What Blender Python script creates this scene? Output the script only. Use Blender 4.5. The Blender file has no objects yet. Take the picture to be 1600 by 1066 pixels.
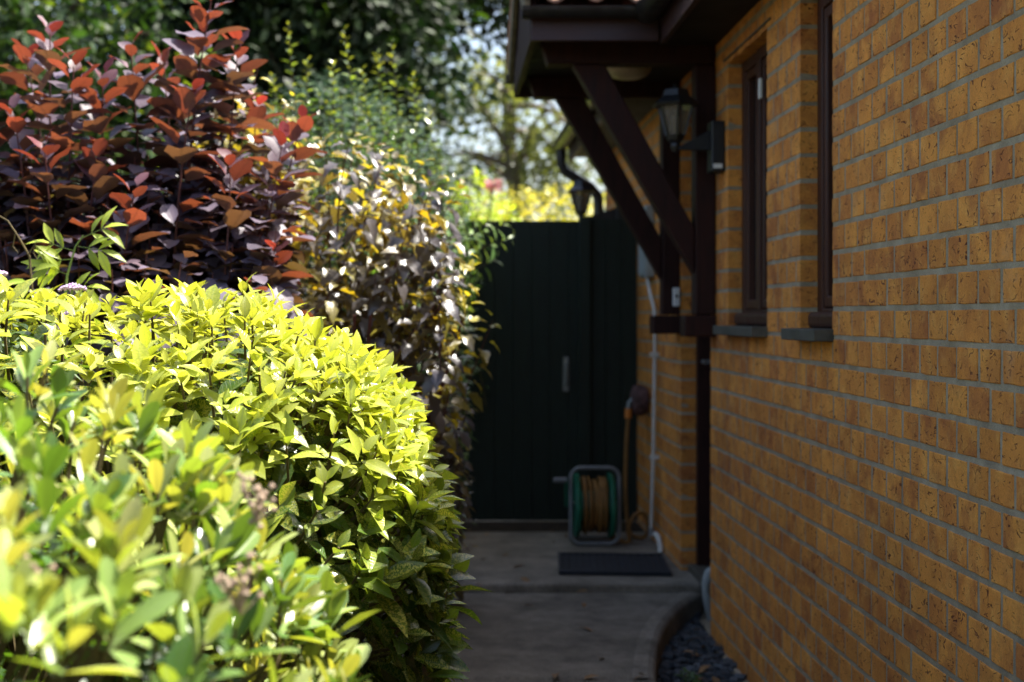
import bpy, bmesh, math, random
import numpy as np
from mathutils import Vector, Matrix

R = math.radians
random.seed(7)
rng = np.random.default_rng(7)
SC = bpy.context.scene
COL = SC.collection

# ------------------------------------------------------------------ camera, sky, sun, exposure
EYE = 1.25
FPX = 2155.0                       # focal length in photo pixels (1600 px wide), a 48.5 mm lens
cam_d = bpy.data.cameras.new('camera')
cam_d.sensor_width = 36.0
cam_d.lens = FPX / 1600 * 36
cam_d.shift_x = 97 / 1600
cam_d.shift_y = -40 / 1600
cam_d.clip_start = 0.05
cam_d.clip_end = 600
cam_d.dof.use_dof = True
cam_d.dof.focus_distance = 2.75
cam_d.dof.aperture_fstop = 3.4
cam = bpy.data.objects.new('camera', cam_d)
cam.location = (0, 0, EYE)
cam.rotation_euler = (R(90), 0, 0)
COL.objects.link(cam)
SC.camera = cam

SUN_DIR = Vector((1.0, 0.35, 1.97)).normalized()      # towards the sun
SUN_ELEV = math.asin(SUN_DIR.z)
SUN_AZ = math.atan2(SUN_DIR.x, SUN_DIR.y)             # clockwise from +Y

world = bpy.data.worlds.new('World')
SC.world = world
world.use_nodes = True
wn = world.node_tree
wn.nodes.clear()
sky = wn.nodes.new('ShaderNodeTexSky')
sky.sky_type = 'NISHITA'
sky.sun_disc = False
sky.sun_elevation = SUN_ELEV
sky.sun_rotation = SUN_AZ
sky.air_density = 1.0
sky.dust_density = 4.0
sky.ozone_density = 1.0
bg = wn.nodes.new('ShaderNodeBackground')
bg.inputs['Strength'].default_value = 0.125
wo = wn.nodes.new('ShaderNodeOutputWorld')
wn.links.new(sky.outputs[0], bg.inputs[0])
wn.links.new(bg.outputs[0], wo.inputs[0])

sun_d = bpy.data.lights.new('sun', 'SUN')
sun_d.energy = 5.0
sun_d.angle = R(0.5)
sun_d.color = (1.0, 0.95, 0.86)
sun = bpy.data.objects.new('sun', sun_d)
sun.rotation_euler = (-SUN_DIR).to_track_quat('-Z', 'Y').to_euler()
sun.location = (6, 6, 12)
COL.objects.link(sun)

SC.view_settings.view_transform = 'Standard'
SC.view_settings.look = 'None'
SC.view_settings.gamma = 1
SC.view_settings.exposure = 1.5
SC.view_settings.use_curve_mapping = False
SC.cycles.max_bounces = 8
SC.cycles.transmission_bounces = 6
SC.cycles.transparent_max_bounces = 6
SC.cycles.use_denoising = True
SC.cycles.sample_clamp_indirect = 6


# ------------------------------------------------------------------ helpers
def P(x, y, Y):
    """point that stands Y metres in front and is seen at photo pixel x, y"""
    return Vector(((x - 703) * Y / FPX, Y, EYE - (y - 493) * Y / FPX))


class MB:
    """collects shapes; build() links them as one mesh object"""
    def __init__(self):
        self.v, self.f = [], []

    def add(self, verts, faces):
        n = len(self.v)
        self.v += [tuple(p) for p in verts]
        self.f += [tuple(i + n for i in q) for q in faces]
        return self

    def box(self, a, b, m=None):
        (x0, y0, z0), (x1, y1, z1) = a, b
        vs = [(x0, y0, z0), (x1, y0, z0), (x1, y1, z0), (x0, y1, z0),
              (x0, y0, z1), (x1, y0, z1), (x1, y1, z1), (x0, y1, z1)]
        if m is not None:
            vs = [m @ Vector(p) for p in vs]
        return self.add(vs, [(0, 3, 2, 1), (4, 5, 6, 7), (0, 1, 5, 4), (1, 2, 6, 5), (2, 3, 7, 6), (3, 0, 4, 7)])

    def bar(self, p, q, w, h, up=(0, 1, 0)):
        p, q = Vector(p), Vector(q)
        d = (q - p).normalized()
        s = d.cross(Vector(up)).normalized()
        t = s.cross(d).normalized()
        vs = []
        for c in (p, q):
            for a, b in ((-1, -1), (1, -1), (1, 1), (-1, 1)):
                vs.append(c + s * (a * w / 2) + t * (b * h / 2))
        return self.add(vs, [(0, 1, 2, 3), (7, 6, 5, 4), (0, 4, 5, 1), (1, 5, 6, 2), (2, 6, 7, 3), (3, 7, 4, 0)])

    def tube(self, pts, r, n=8, cap=True):
        pts = [Vector(p) for p in pts]
        rs = r if isinstance(r, (list, tuple)) else [r] * len(pts)
        prev = None
        vs = []
        for i, p in enumerate(pts):
            d = (pts[min(i + 1, len(pts) - 1)] - pts[max(i - 1, 0)])
            if d.length < 1e-9:
                d = Vector((0, 0, 1))
            d.normalize()
            if prev is None:
                s = d.orthogonal().normalized()
            else:
                s = (prev - d * prev.dot(d))
                s = s.normalized() if s.length > 1e-6 else d.orthogonal().normalized()
            prev = s
            t = d.cross(s)
            for k in range(n):
                a = 2 * math.pi * k / n
                vs.append(p + (s * math.cos(a) + t * math.sin(a)) * rs[i])
        fs = []
        for i in range(len(pts) - 1):
            for k in range(n):
                fs.append((i * n + k, i * n + (k + 1) % n, (i + 1) * n + (k + 1) % n, (i + 1) * n + k))
        if cap:
            fs.append(tuple(reversed(range(n))))
            fs.append(tuple(range((len(pts) - 1) * n, len(pts) * n)))
        return self.add(vs, fs)

    def lathe(self, prof, c=(0, 0, 0), axis='z', n=24, sx=1, sy=1):
        vs = []
        for (r, h) in prof:
            for k in range(n):
                a = 2 * math.pi * k / n
                p = (r * math.cos(a) * sx, r * math.sin(a) * sy, h)
                if axis == 'x':
                    p = (p[2], p[0], p[1])
                elif axis == 'y':
                    p = (p[0], p[2], p[1])
                vs.append((p[0] + c[0], p[1] + c[1], p[2] + c[2]))
        fs = []
        for i in range(len(prof) - 1):
            for k in range(n):
                fs.append((i * n + k, i * n + (k + 1) % n, (i + 1) * n + (k + 1) % n, (i + 1) * n + k))
        fs.append(tuple(reversed(range(n))))
        fs.append(tuple(range((len(prof) - 1) * n, len(prof) * n)))
        return self.add(vs, fs)

    def prism(self, poly, a, b, axis='y'):
        """polygon (two coords) extruded along axis from a to b"""
        def q(p, h):
            return {'y': (p[0], h, p[1]), 'x': (h, p[0], p[1]), 'z': (p[0], p[1], h)}[axis]
        n = len(poly)
        vs = [q(p, a) for p in poly] + [q(p, b) for p in poly]
        fs = [tuple(range(n)), tuple(reversed(range(n, 2 * n)))]
        for i in range(n):
            fs.append((i, i + n, (i + 1) % n + n, (i + 1) % n))
        return self.add(vs, fs)

    def mesh(self, name, mat, smooth=False, bevel=0, seg=2):
        me = bpy.data.meshes.new(name)
        me.from_pydata(self.v, [], self.f)
        bm = bmesh.new()
        bm.from_mesh(me)
        bmesh.ops.recalc_face_normals(bm, faces=bm.faces)
        if bevel:
            es = [e for e in bm.edges if len(e.link_faces) == 2 and e.calc_face_angle(0) > 0.5]
            bmesh.ops.bevel(bm, geom=es, offset=bevel, segments=seg, profile=0.5, affect='EDGES', clamp_overlap=True)
        if smooth:
            for f in bm.faces:
                f.smooth = True
        bm.to_mesh(me)
        bm.free()
        if smooth:
            try:
                me.set_sharp_from_angle(angle=R(40))
            except Exception:
                pass
        if mat:
            me.materials.append(M[mat] if isinstance(mat, str) else mat)
        return me

    def build(self, name, mat, parent=None, smooth=False, bevel=0, seg=2, off=None):
        o = bpy.data.objects.new(name, self.mesh(name, mat, smooth, bevel, seg))
        link(o, parent, off)
        return o


def link(o, parent=None, off=None):
    COL.objects.link(o)
    if parent is not None:
        o.parent = parent
        # parents are never rotated: keep world coordinates by subtracting the thing's base
        o.location = Vector(o.location) - base_of(parent)
    return o


def base_of(o):
    v = Vector((0, 0, 0))
    while o is not None:
        v += Vector(o.location)
        o = o.parent
    return v


def tag(o, label=None, cat=None, group=None, kind=None):
    if label: o['label'] = label
    if cat: o['category'] = cat
    if group: o['group'] = group
    if kind: o['kind'] = kind
    return o


def thing(name, label, cat, loc=(0, 0, 0), group=None):
    o = bpy.data.objects.new(name, None)
    o.empty_display_size = 0.1
    o.location = loc
    COL.objects.link(o)
    return tag(o, label, cat, group)


# ------------------------------------------------------------------ materials
M = {}


class NT:
    def __init__(self, name):
        self.m = bpy.data.materials.new(name)
        self.m.use_nodes = True
        self.t = self.m.node_tree
        self.t.nodes.clear()
        self.out = self.n('ShaderNodeOutputMaterial')
        M[name] = self.m

    def n(self, typ, **kw):
        nd = self.t.nodes.new(typ)
        for k, v in kw.items():
            if k in nd.inputs:
                nd.inputs[k].default_value = v
            else:
                setattr(nd, k, v)
        return nd

    def l(self, a, b):
        self.t.links.new(a, b)

    def noise(self, vec, scale, detail=4, rough=0.55):
        nd = self.n('ShaderNodeTexNoise')
        nd.inputs['Scale'].default_value = scale
        nd.inputs['Detail'].default_value = detail
        nd.inputs['Roughness'].default_value = rough
        if vec is not None:
            self.l(vec, nd.inputs['Vector'])
        return nd.outputs['Fac']

    def ramp(self, fac, stops, interp='LINEAR'):
        nd = self.n('ShaderNodeValToRGB')
        cr = nd.color_ramp
        cr.interpolation = interp
        while len(cr.elements) < len(stops):
            cr.elements.new(0.5)
        for e, (p, c) in zip(cr.elements, stops):
            e.position = p
            e.color = (c, c, c, 1) if isinstance(c, (int, float)) else (*c, 1)
        self.l(fac, nd.inputs[0])
        return nd.outputs[0]

    def mix(self, fac, a, b, typ='MIX'):
        nd = self.n('ShaderNodeMix')
        nd.data_type = 'RGBA'
        nd.blend_type = typ
        for s, v in ((0, fac), (6, a), (7, b)):
            if isinstance(v, (int, float)):
                nd.inputs[s].default_value = v
            elif isinstance(v, tuple):
                nd.inputs[s].default_value = (*v, 1)
            else:
                self.l(v, nd.inputs[s])
        return nd.outputs[2]

    def math(self, op, a, b=0.0):
        nd = self.n('ShaderNodeMath')
        nd.operation = op
        for i, v in enumerate((a, b)):
            if isinstance(v, (int, float)):
                nd.inputs[i].default_value = v
            else:
                self.l(v, nd.inputs[i])
        return nd.outputs[0]

    def pos(self, scale=None):
        g = self.n('ShaderNodeNewGeometry').outputs['Position']
        if scale:
            mp = self.n('ShaderNodeMapping')
            mp.inputs['Scale'].default_value = scale
            self.l(g, mp.inputs[0])
            g = mp.outputs[0]
        return g

    def attr(self, name):
        nd = self.n('ShaderNodeAttribute')
        nd.attribute_name = name
        return nd

    def sep(self, col):
        nd = self.n('ShaderNodeSeparateColor')
        self.l(col, nd.inputs[0])
        return nd.outputs

    def principled(self, col, rough=0.6, spec=0.5, bump=None, bdist=0.002, bstr=0.6, metal=0):
        b = self.n('ShaderNodeBsdfPrincipled')
        if isinstance(col, tuple):
            b.inputs['Base Color'].default_value = (*col, 1)
        else:
            self.l(col, b.inputs['Base Color'])
        if isinstance(rough, (int, float)):
            b.inputs['Roughness'].default_value = rough
        else:
            self.l(rough, b.inputs['Roughness'])
        b.inputs['Specular IOR Level'].default_value = spec
        b.inputs['Metallic'].default_value = metal
        if bump is not None:
            bp = self.n('ShaderNodeBump')
            bp.inputs['Strength'].default_value = bstr
            bp.inputs['Distance'].default_value = bdist
            self.l(bump, bp.inputs['Height'])
            self.l(bp.outputs[0], b.inputs['Normal'])
        return b

    def done(self, shader):
        self.l(shader.outputs[0], self.out.inputs['Surface'])
        return self.m


def mat_plain(name, col, rough=0.6, spec=0.5, var=0.25, scale=14, bump=0.0008, metal=0, stretch=None):
    t = NT(name)
    p = t.pos(stretch)
    n1 = t.noise(p, scale, 5)
    n2 = t.noise(p, scale * 9, 3)
    k = t.ramp(n1, [(0.3, 1 - var), (0.7, 1 + var)])
    c = t.mix(1.0, col, k, 'MULTIPLY')
    rr = t.ramp(n1, [(0.3, max(0.02, rough - 0.1)), (0.7, min(1, rough + 0.1))])
    return t.done(t.principled(c, rr, spec, n2, bump, 0.7, metal))


def mat_brick():
    t = NT('brick')
    a = t.attr('rnd')
    r, g, b = t.sep(a.outputs['Color'])[:3]
    base = t.ramp(r, [(0.0, (0.58, 0.225, 0.042)), (0.3, (0.69, 0.27, 0.050)), (0.7, (0.77, 0.325, 0.062)),
                      (0.9, (0.62, 0.235, 0.046)), (1.0, (0.45, 0.16, 0.045))])
    p = t.pos()
    # cloudy burnt hearts
    n1 = t.noise(p, 13, 5, 0.62)
    heart = t.ramp(n1, [(0.42, 0.0), (0.64, 1.0)])
    heart = t.math('MULTIPLY', heart, t.ramp(g, [(0.1, 0.35), (1.0, 0.95)]))
    c = t.mix(heart, base, (0.33, 0.10, 0.032))
    pale = t.ramp(t.noise(p, 24, 4), [(0.50, 0.0), (0.75, 0.55)])
    c = t.mix(pale, c, (0.82, 0.42, 0.10))
    # drag marks: short dark creases
    q = t.pos((1, 0.8, 1.5))
    w = t.n('ShaderNodeTexNoise')
    w.inputs['Scale'].default_value = 27
    w.inputs['Detail'].default_value = 1.5
    w.inputs['Distortion'].default_value = 1.2
    t.l(q, w.inputs['Vector'])
    ridge = t.math('ABSOLUTE', t.math('SUBTRACT', w.outputs['Fac'], 0.5))
    line = t.ramp(ridge, [(0.0, 1.0), (0.012, 1.0), (0.026, 0.0)])
    gate = t.ramp(t.noise(p, 48, 2), [(0.50, 0.0), (0.55, 1.0)])
    crease = t.math('MULTIPLY', t.math('MULTIPLY', line, gate), t.ramp(b, [(0.0, 0.5), (0.8, 1.0)]))
    c = t.mix(t.math('MULTIPLY', crease, 0.95), c, (0.13, 0.035, 0.015))
    c = t.mix(1.0, c, t.ramp(t.noise(p, 2.2, 5, 0.6), [(0.3, 0.78), (0.7, 1.12)]), 'MULTIPLY')
    fine = t.noise(p, 260, 3, 0.7)
    c = t.mix(1.0, c, t.ramp(fine, [(0.3, 0.8), (0.7, 1.15)]), 'MULTIPLY')
    # pale lime bloom and dirt patches low on the wall
    bloom = t.ramp(t.noise(p, 3.1, 5, 0.65), [(0.62, 0.0), (0.8, 0.45)])
    c = t.mix(bloom, c, (0.52, 0.38, 0.22))
    h = t.math('SUBTRACT', t.math('MULTIPLY', fine, 0.35), t.math('MULTIPLY', crease, 1.0))
    h = t.math('ADD', h, t.math('MULTIPLY', t.noise(p, 45, 3), 0.8))
    return t.done(t.principled(c, 0.82, 0.3, h, 0.0022, 0.9))


def mat_mortar():
    t = NT('mortar')
    p = t.pos()
    c = t.ramp(t.noise(p, 12, 5, 0.65), [(0.25, (0.24, 0.195, 0.13)), (0.5, (0.34, 0.285, 0.20)), (0.8, (0.47, 0.41, 0.31))])
    n = t.noise(p, 230, 4, 0.7)
    c = t.mix(1.0, c, t.ramp(n, [(0.3, 0.8), (0.7, 1.15)]), 'MULTIPLY')
    return t.done(t.principled(c, 0.95, 0.2, n, 0.003, 1.0))


def mat_concrete(name, c0, c1, sc=1.0):
    t = NT(name)
    p = t.pos()
    big = t.noise(p, 1.6 * sc, 6, 0.65)
    c = t.ramp(big, [(0.3, c0), (0.7, c1)])
    st = t.ramp(t.noise(p, 6 * sc, 5, 0.7), [(0.35, 0.6), (0.65, 1.15)])
    c = t.mix(1.0, c, st, 'MULTIPLY')
    f = t.noise(p, 160, 4, 0.75)
    c = t.mix(1.0, c, t.ramp(f, [(0.3, 0.55), (0.7, 1.4)]), 'MULTIPLY')
    moss = t.ramp(t.noise(p, 2.7, 6, 0.7), [(0.62, 0.0), (0.75, 0.4)])
    c = t.mix(moss, c, (0.045, 0.05, 0.025))
    return t.done(t.principled(c, 0.9, 0.3, f, 0.004, 0.9))


def mat_leaf(name, stops, trans_stops, fac=0.35, rough=0.4, spec=0.5, speck=None, vein=0.12, under=None, back_tint=0.5):
    """stops: leaf colour by age (rnd.g); trans: colour of light coming through"""
    t = NT(name)
    a = t.attr('rnd')
    r, g, b = t.sep(a.outputs['Color'])[:3]
    uv = t.n('ShaderNodeUVMap')
    uv.uv_map = 'leaf'
    sx = t.n('ShaderNodeSeparateXYZ')
    t.l(uv.outputs[0], sx.inputs[0])
    c = t.ramp(g, stops)
    k = t.ramp(r, [(0, 0.55), (1, 1.35)])
    # midrib and side veins
    ax = t.math('ABSOLUTE', t.math('SUBTRACT', sx.outputs[0], 0.5))
    rib = t.ramp(ax, [(0.0, 1.0), (0.035, 0.0)])
    vv = t.math('SINE', t.math('MULTIPLY', t.math('ADD', sx.outputs[1], t.math('MULTIPLY', ax, -0.7)), 62))
    veins = t.ramp(vv, [(0.75, 0.0), (1.0, 0.5)])
    vn = t.math('MAXIMUM', rib, veins)
    tc = t.ramp(g, trans_stops)
    if speck:
        cm = t.n('ShaderNodeCombineXYZ')
        t.l(sx.outputs[0], cm.inputs[0])
        t.l(t.math('MULTIPLY', sx.outputs[1], 2.0), cm.inputs[1])
        t.l(t.math('MULTIPLY', r, 97.0), cm.inputs[2])
        n = t.noise(cm.outputs[0], speck[2] if len(speck) > 2 else 9, 3, 0.7)
        sp = t.ramp(n, [(0.49, 0.0), (0.53, 1.0)])
        sp = t.math('MULTIPLY', sp, t.math('MULTIPLY', t.ramp(b, [(0.2, 0.1), (0.9, 1.0)]), t.ramp(g, [(0.1, 0.55), (0.5, 1.0)])))
        c = t.mix(sp, c, t.ramp(g, [(0.0, speck[0]), (0.6, speck[0]), (0.78, speck[3]), (1.0, speck[3])]))
        tc = t.mix(sp, tc, speck[1])
    c = t.mix(t.math('MULTIPLY', vn, vein), c, (0.75, 0.8, 0.45))
    c = t.mix(1.0, c, k, 'MULTIPLY')
    tc = t.mix(1.0, tc, t.ramp(vn, [(0, 1.0), (1, 0.62)]), 'MULTIPLY')
    tc = t.mix(1.0, tc, k, 'MULTIPLY')
    if under:
        bf = t.n('ShaderNodeNewGeometry').outputs['Backfacing']
        c = t.mix(t.math('MULTIPLY', bf, back_tint), c, under)
    p = t.principled(c, rough, spec, vn, 0.0006, 0.5)
    tr = t.n('ShaderNodeBsdfTranslucent')
    t.l(tc, tr.inputs[0])
    mx = t.n('ShaderNodeMixShader')
    mx.inputs[0].default_value = fac
    t.l(p.outputs[0], mx.inputs[1])
    t.l(tr.outputs[0], mx.inputs[2])
    return t.done(mx)


mat_brick(); mat_mortar()
mat_concrete('concrete', (0.145, 0.127, 0.102), (0.235, 0.21, 0.172))
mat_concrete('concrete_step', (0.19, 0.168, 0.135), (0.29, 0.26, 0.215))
mat_plain('timber', (0.027, 0.0085, 0.0065), 0.6, 0.2, 0.35, 9, 0.0012, stretch=(6, 6, 1))
mat_plain('window_timber', (0.048, 0.015, 0.008), 0.5, 0.3, 0.35, 10, 0.001, stretch=(6, 6, 1))
mat_plain('fascia', (0.040, 0.018, 0.019), 0.5, 0.4, 0.3, 8, 0.001, stretch=(1, 6, 6))
mat_plain('verge', (0.16, 0.14, 0.09), 0.85, 0.2, 0.35, 20, 0.002)
mat_plain('soffit', (0.020, 0.013, 0.011), 0.7, 0.3, 0.3, 8, 0.001)
mat_plain('gutter', (0.012, 0.012, 0.013), 0.38, 0.5, 0.3, 20, 0.0006)
mat_plain('sill', (0.075, 0.072, 0.058), 0.6, 0.35, 0.4, 25, 0.002)
mat_plain('tile', (0.42, 0.25, 0.19), 0.85, 0.25, 0.4, 22, 0.004)
mat_plain('gate', (0.0095, 0.0165, 0.0115), 0.6, 0.3, 0.4, 7, 0.0012, stretch=(8, 8, 1))
mat_plain('steel', (0.20, 0.215, 0.215), 0.4, 0.5, 0.2, 30, 0.0004, metal=0.6)
mat_plain('grey_tube', (0.16, 0.17, 0.18), 0.4, 0.5, 0.2, 30, 0.0004)
mat_plain('green_plastic', (0.008, 0.13, 0.075), 0.4, 0.5, 0.2, 20, 0.0005)
mat_plain('hose', (0.22, 0.105, 0.025), 0.5, 0.4, 0.25, 30, 0.0006)
mat_plain('orange_plastic', (0.55, 0.17, 0.02), 0.4, 0.5, 0.15, 30, 0.0004)
mat_plain('maroon', (0.10, 0.055, 0.055), 0.7, 0.3, 0.6, 40, 0.004)
mat_plain('rubber', (0.020, 0.023, 0.030), 0.75, 0.35, 0.4, 40, 0.002)
mat_plain('white_plastic', (0.55, 0.55, 0.53), 0.45, 0.5, 0.15, 20, 0.0004)
mat_plain('meter_grey', (0.30, 0.33, 0.33), 0.5, 0.45, 0.12, 15, 0.0004)
mat_plain('black_metal', (0.011, 0.012, 0.014), 0.42, 0.5, 0.3, 40, 0.001)
mat_plain('opal', (0.50, 0.43, 0.28), 0.35, 0.5, 0.15, 12, 0.0003)
mat_plain('bark', (0.065, 0.045, 0.03), 0.9, 0.2, 0.4, 20, 0.01, stretch=(3, 3, 0.6))
mat_plain('pale_bark', (0.15, 0.12, 0.085), 0.9, 0.2, 0.4, 20, 0.01, stretch=(3, 3, 0.6))
mat_plain('twig', (0.10, 0.075, 0.03), 0.8, 0.3, 0.4, 30, 0.001)
mat_plain('green_stem', (0.14, 0.20, 0.045), 0.6, 0.4, 0.25, 30, 0.0006)
mat_plain('red_stem', (0.085, 0.022, 0.018), 0.6, 0.4, 0.3, 30, 0.0006)
mat_plain('soil', (0.035, 0.026, 0.018), 0.95, 0.2, 0.5, 9, 0.01)
mat_plain('slate', (0.050, 0.060, 0.072), 0.6, 0.4, 0.6, 18, 0.003)
mat_plain('litter', (0.26, 0.15, 0.06), 0.8, 0.3, 0.5, 40, 0.002)
mat_plain('fence_wood', (0.20, 0.115, 0.06), 0.85, 0.2, 0.35, 6, 0.003, stretch=(6, 6, 1))
mat_plain('render_wall', (0.30, 0.27, 0.22), 0.9, 0.2, 0.15, 5, 0.002)
mat_plain('verbena', (0.55, 0.40, 0.62), 0.7, 0.3, 0.3, 60, 0.001)
mat_plain('rose', (0.60, 0.06, 0.08), 0.6, 0.3, 0.25, 40, 0.001)
mat_plain('dry_flower', (0.40, 0.30, 0.22), 0.9, 0.2, 0.4, 60, 0.002)
mat_plain('paper', (0.72, 0.72, 0.70), 0.6, 0.3, 0.06, 20, 0.0002)

t = NT('glass')
gl = t.n('ShaderNodeBsdfPrincipled')
gl.inputs['Base Color'].default_value = (0.010, 0.012, 0.013, 1)
gl.inputs['Roughness'].default_value = 0.04
gl.inputs['Specular IOR Level'].default_value = 0.55
t.done(gl)
t = NT('lamp_glass')
gl = t.n('ShaderNodeBsdfPrincipled')
gl.inputs['Base Color'].default_value = (0.42, 0.38, 0.32, 1)
gl.inputs['Roughness'].default_value = 0.22
gl.inputs['Transmission Weight'].default_value = 0.75
t.done(gl)

mat_leaf('aucuba_leaf',
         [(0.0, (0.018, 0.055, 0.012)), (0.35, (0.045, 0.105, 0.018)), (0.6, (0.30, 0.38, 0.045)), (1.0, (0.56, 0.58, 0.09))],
         [(0.0, (0.10, 0.20, 0.01)), (0.4, (0.24, 0.36, 0.015)), (0.7, (0.48, 0.58, 0.03)), (1.0, (0.66, 0.68, 0.04))],
         0.36, 0.24, 0.5, speck=((0.58, 0.55, 0.09), (0.70, 0.64, 0.06), 13, (0.24, 0.34, 0.04)))
mat_leaf('skimmia_leaf',
         [(0.0, (0.03, 0.085, 0.024)), (0.3, (0.10, 0.20, 0.05)), (0.58, (0.30, 0.40, 0.11)), (1.0, (0.54, 0.54, 0.20))],
         [(0.0, (0.09, 0.22, 0.010)), (0.3, (0.25, 0.42, 0.02)), (0.58, (0.52, 0.60, 0.035)), (1.0, (0.74, 0.64, 0.06))],
         0.33, 0.28, 0.6, vein=0.06, under=(0.20, 0.27, 0.10))
mat_leaf('smoke_leaf',
         [(0.0, (0.16, 0.135, 0.195)), (0.6, (0.12, 0.085, 0.11)), (0.85, (0.13, 0.03, 0.04)), (1.0, (0.30, 0.02, 0.03))],
         [(0.0, (0.13, 0.10, 0.012)), (0.3, (0.13, 0.055, 0.018)), (0.5, (0.26, 0.06, 0.02)), (0.75, (0.32, 0.05, 0.02)), (1.0, (0.48, 0.028, 0.028))],
         0.32, 0.46, 0.4, vein=0.05, under=(0.085, 0.055, 0.05), back_tint=0.8)
mat_leaf('ninebark_leaf',
         [(0.0, (0.085, 0.075, 0.092)), (0.45, (0.10, 0.088, 0.09)), (0.62, (0.16, 0.13, 0.03)), (1.0, (0.34, 0.30, 0.035))],
         [(0.0, (0.10, 0.09, 0.02)), (0.45, (0.22, 0.15, 0.015)), (0.62, (0.58, 0.38, 0.012)), (1.0, (0.72, 0.64, 0.03))],
         0.36, 0.3, 0.9, vein=0.05)
mat_leaf('laurel_leaf',
         [(0.0, (0.025, 0.065, 0.018)), (0.6, (0.07, 0.15, 0.045)), (1.0, (0.22, 0.32, 0.10))],
         [(0.0, (0.08, 0.20, 0.012)), (0.6, (0.20, 0.36, 0.02)), (1.0, (0.45, 0.55, 0.06))],
         0.3, 0.32, 0.5)
mat_leaf('glossy_leaf',
         [(0.0, (0.02, 0.05, 0.018)), (0.6, (0.05, 0.105, 0.025)), (1.0, (0.20, 0.28, 0.05))],
         [(0.0, (0.06, 0.15, 0.01)), (0.6, (0.18, 0.32, 0.015)), (1.0, (0.50, 0.52, 0.03))],
         0.28, 0.2, 1.0)
mat_leaf('conifer_leaf',
         [(0.0, (0.03, 0.075, 0.045)), (1.0, (0.065, 0.15, 0.085))],
         [(0.0, (0.03, 0.09, 0.03)), (1.0, (0.06, 0.17, 0.06))], 0.15, 0.6, 0.3)
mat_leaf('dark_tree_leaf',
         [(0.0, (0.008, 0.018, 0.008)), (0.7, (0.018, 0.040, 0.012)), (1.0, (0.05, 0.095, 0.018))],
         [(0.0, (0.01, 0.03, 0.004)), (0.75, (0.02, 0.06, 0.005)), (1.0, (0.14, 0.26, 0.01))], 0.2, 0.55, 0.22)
mat_leaf('broad_tree_leaf',
         [(0.0, (0.015, 0.035, 0.010)), (0.75, (0.025, 0.06, 0.012)), (1.0, (0.12, 0.19, 0.03))],
         [(0.0, (0.02, 0.05, 0.006)), (0.7, (0.05, 0.12, 0.01)), (1.0, (0.40, 0.55, 0.02))], 0.3, 0.45, 0.35)
mat_leaf('olive_tree_leaf',
         [(0.0, (0.05, 0.07, 0.02)), (0.6, (0.10, 0.12, 0.03)), (1.0, (0.17, 0.18, 0.045))],
         [(0.0, (0.14, 0.18, 0.02)), (0.6, (0.28, 0.32, 0.03)), (1.0, (0.42, 0.42, 0.05))], 0.38, 0.4, 0.45)
mat_leaf('golden_leaf',
         [(0.0, (0.22, 0.24, 0.02)), (0.6, (0.45, 0.42, 0.04)), (1.0, (0.60, 0.52, 0.08))],
         [(0.0, (0.35, 0.38, 0.02)), (0.6, (0.66, 0.60, 0.04)), (1.0, (0.80, 0.68, 0.10))], 0.4, 0.4, 0.45)
mat_leaf('grey_leaf',
         [(0.0, (0.09, 0.14, 0.09)), (1.0, (0.16, 0.22, 0.14))],
         [(0.0, (0.12, 0.22, 0.05)), (1.0, (0.22, 0.34, 0.08))], 0.28, 0.6, 0.3)
mat_leaf('lime_leaf',
         [(0.0, (0.30, 0.42, 0.04)), (1.0, (0.48, 0.56, 0.07))],
         [(0.0, (0.42, 0.58, 0.02)), (1.0, (0.62, 0.72, 0.03))], 0.42, 0.4, 0.45)


# ------------------------------------------------------------------ foliage machinery
def leaf_template(rows, fold=0.18, droop=0.15, wave=0.0, seed=0):
    """rows: (t along the leaf, half width); returns verts, faces, uv; leaf along +Y, face up +Z, length 1"""
    r = random.Random(seed)
    v, uv, f = [], [], []
    n = len(rows)
    tw = r.uniform(-0.12, 0.12)
    for i, (tt, w) in enumerate(rows):
        z = -droop * tt * tt
        xs = (-w, 0, w) if w > 1e-4 else (0,)
        for x in xs:
            zz = z + fold * abs(x) + wave * r.uniform(-1, 1) * abs(x) + tw * x * tt
            v.append((x, tt, zz))
            uv.append((0.5 + x, tt))
    idx, k = [], 0
    for (tt, w) in rows:
        m = 3 if w > 1e-4 else 1
        idx.append(list(range(k, k + m)))
        k += m
    for a, b in zip(idx[:-1], idx[1:]):
        if len(a) == 1:
            f += [(a[0], b[1], b[0]), (a[0], b[2], b[1])]
        elif len(b) == 1:
            f += [(a[0], a[1], b[0]), (a[1], a[2], b[0])]
        else:
            f += [(a[0], a[1], b[1], b[0]), (a[1], a[2], b[2], b[1])]
    return np.array(v, float), f, np.array(uv, float)


def make_templates(rows, n=4, **kw):
    out = []
    for s in range(n):
        rr = random.Random(s + 11)
        kk = dict(kw)
        kk['fold'] = kw.get('fold', 0.18) * rr.uniform(0.5, 1.6)
        kk['droop'] = kw.get('droop', 0.15) * rr.uniform(0.2, 1.8)
        out.append(leaf_template(rows, seed=s, **kk))
    return out


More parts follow.
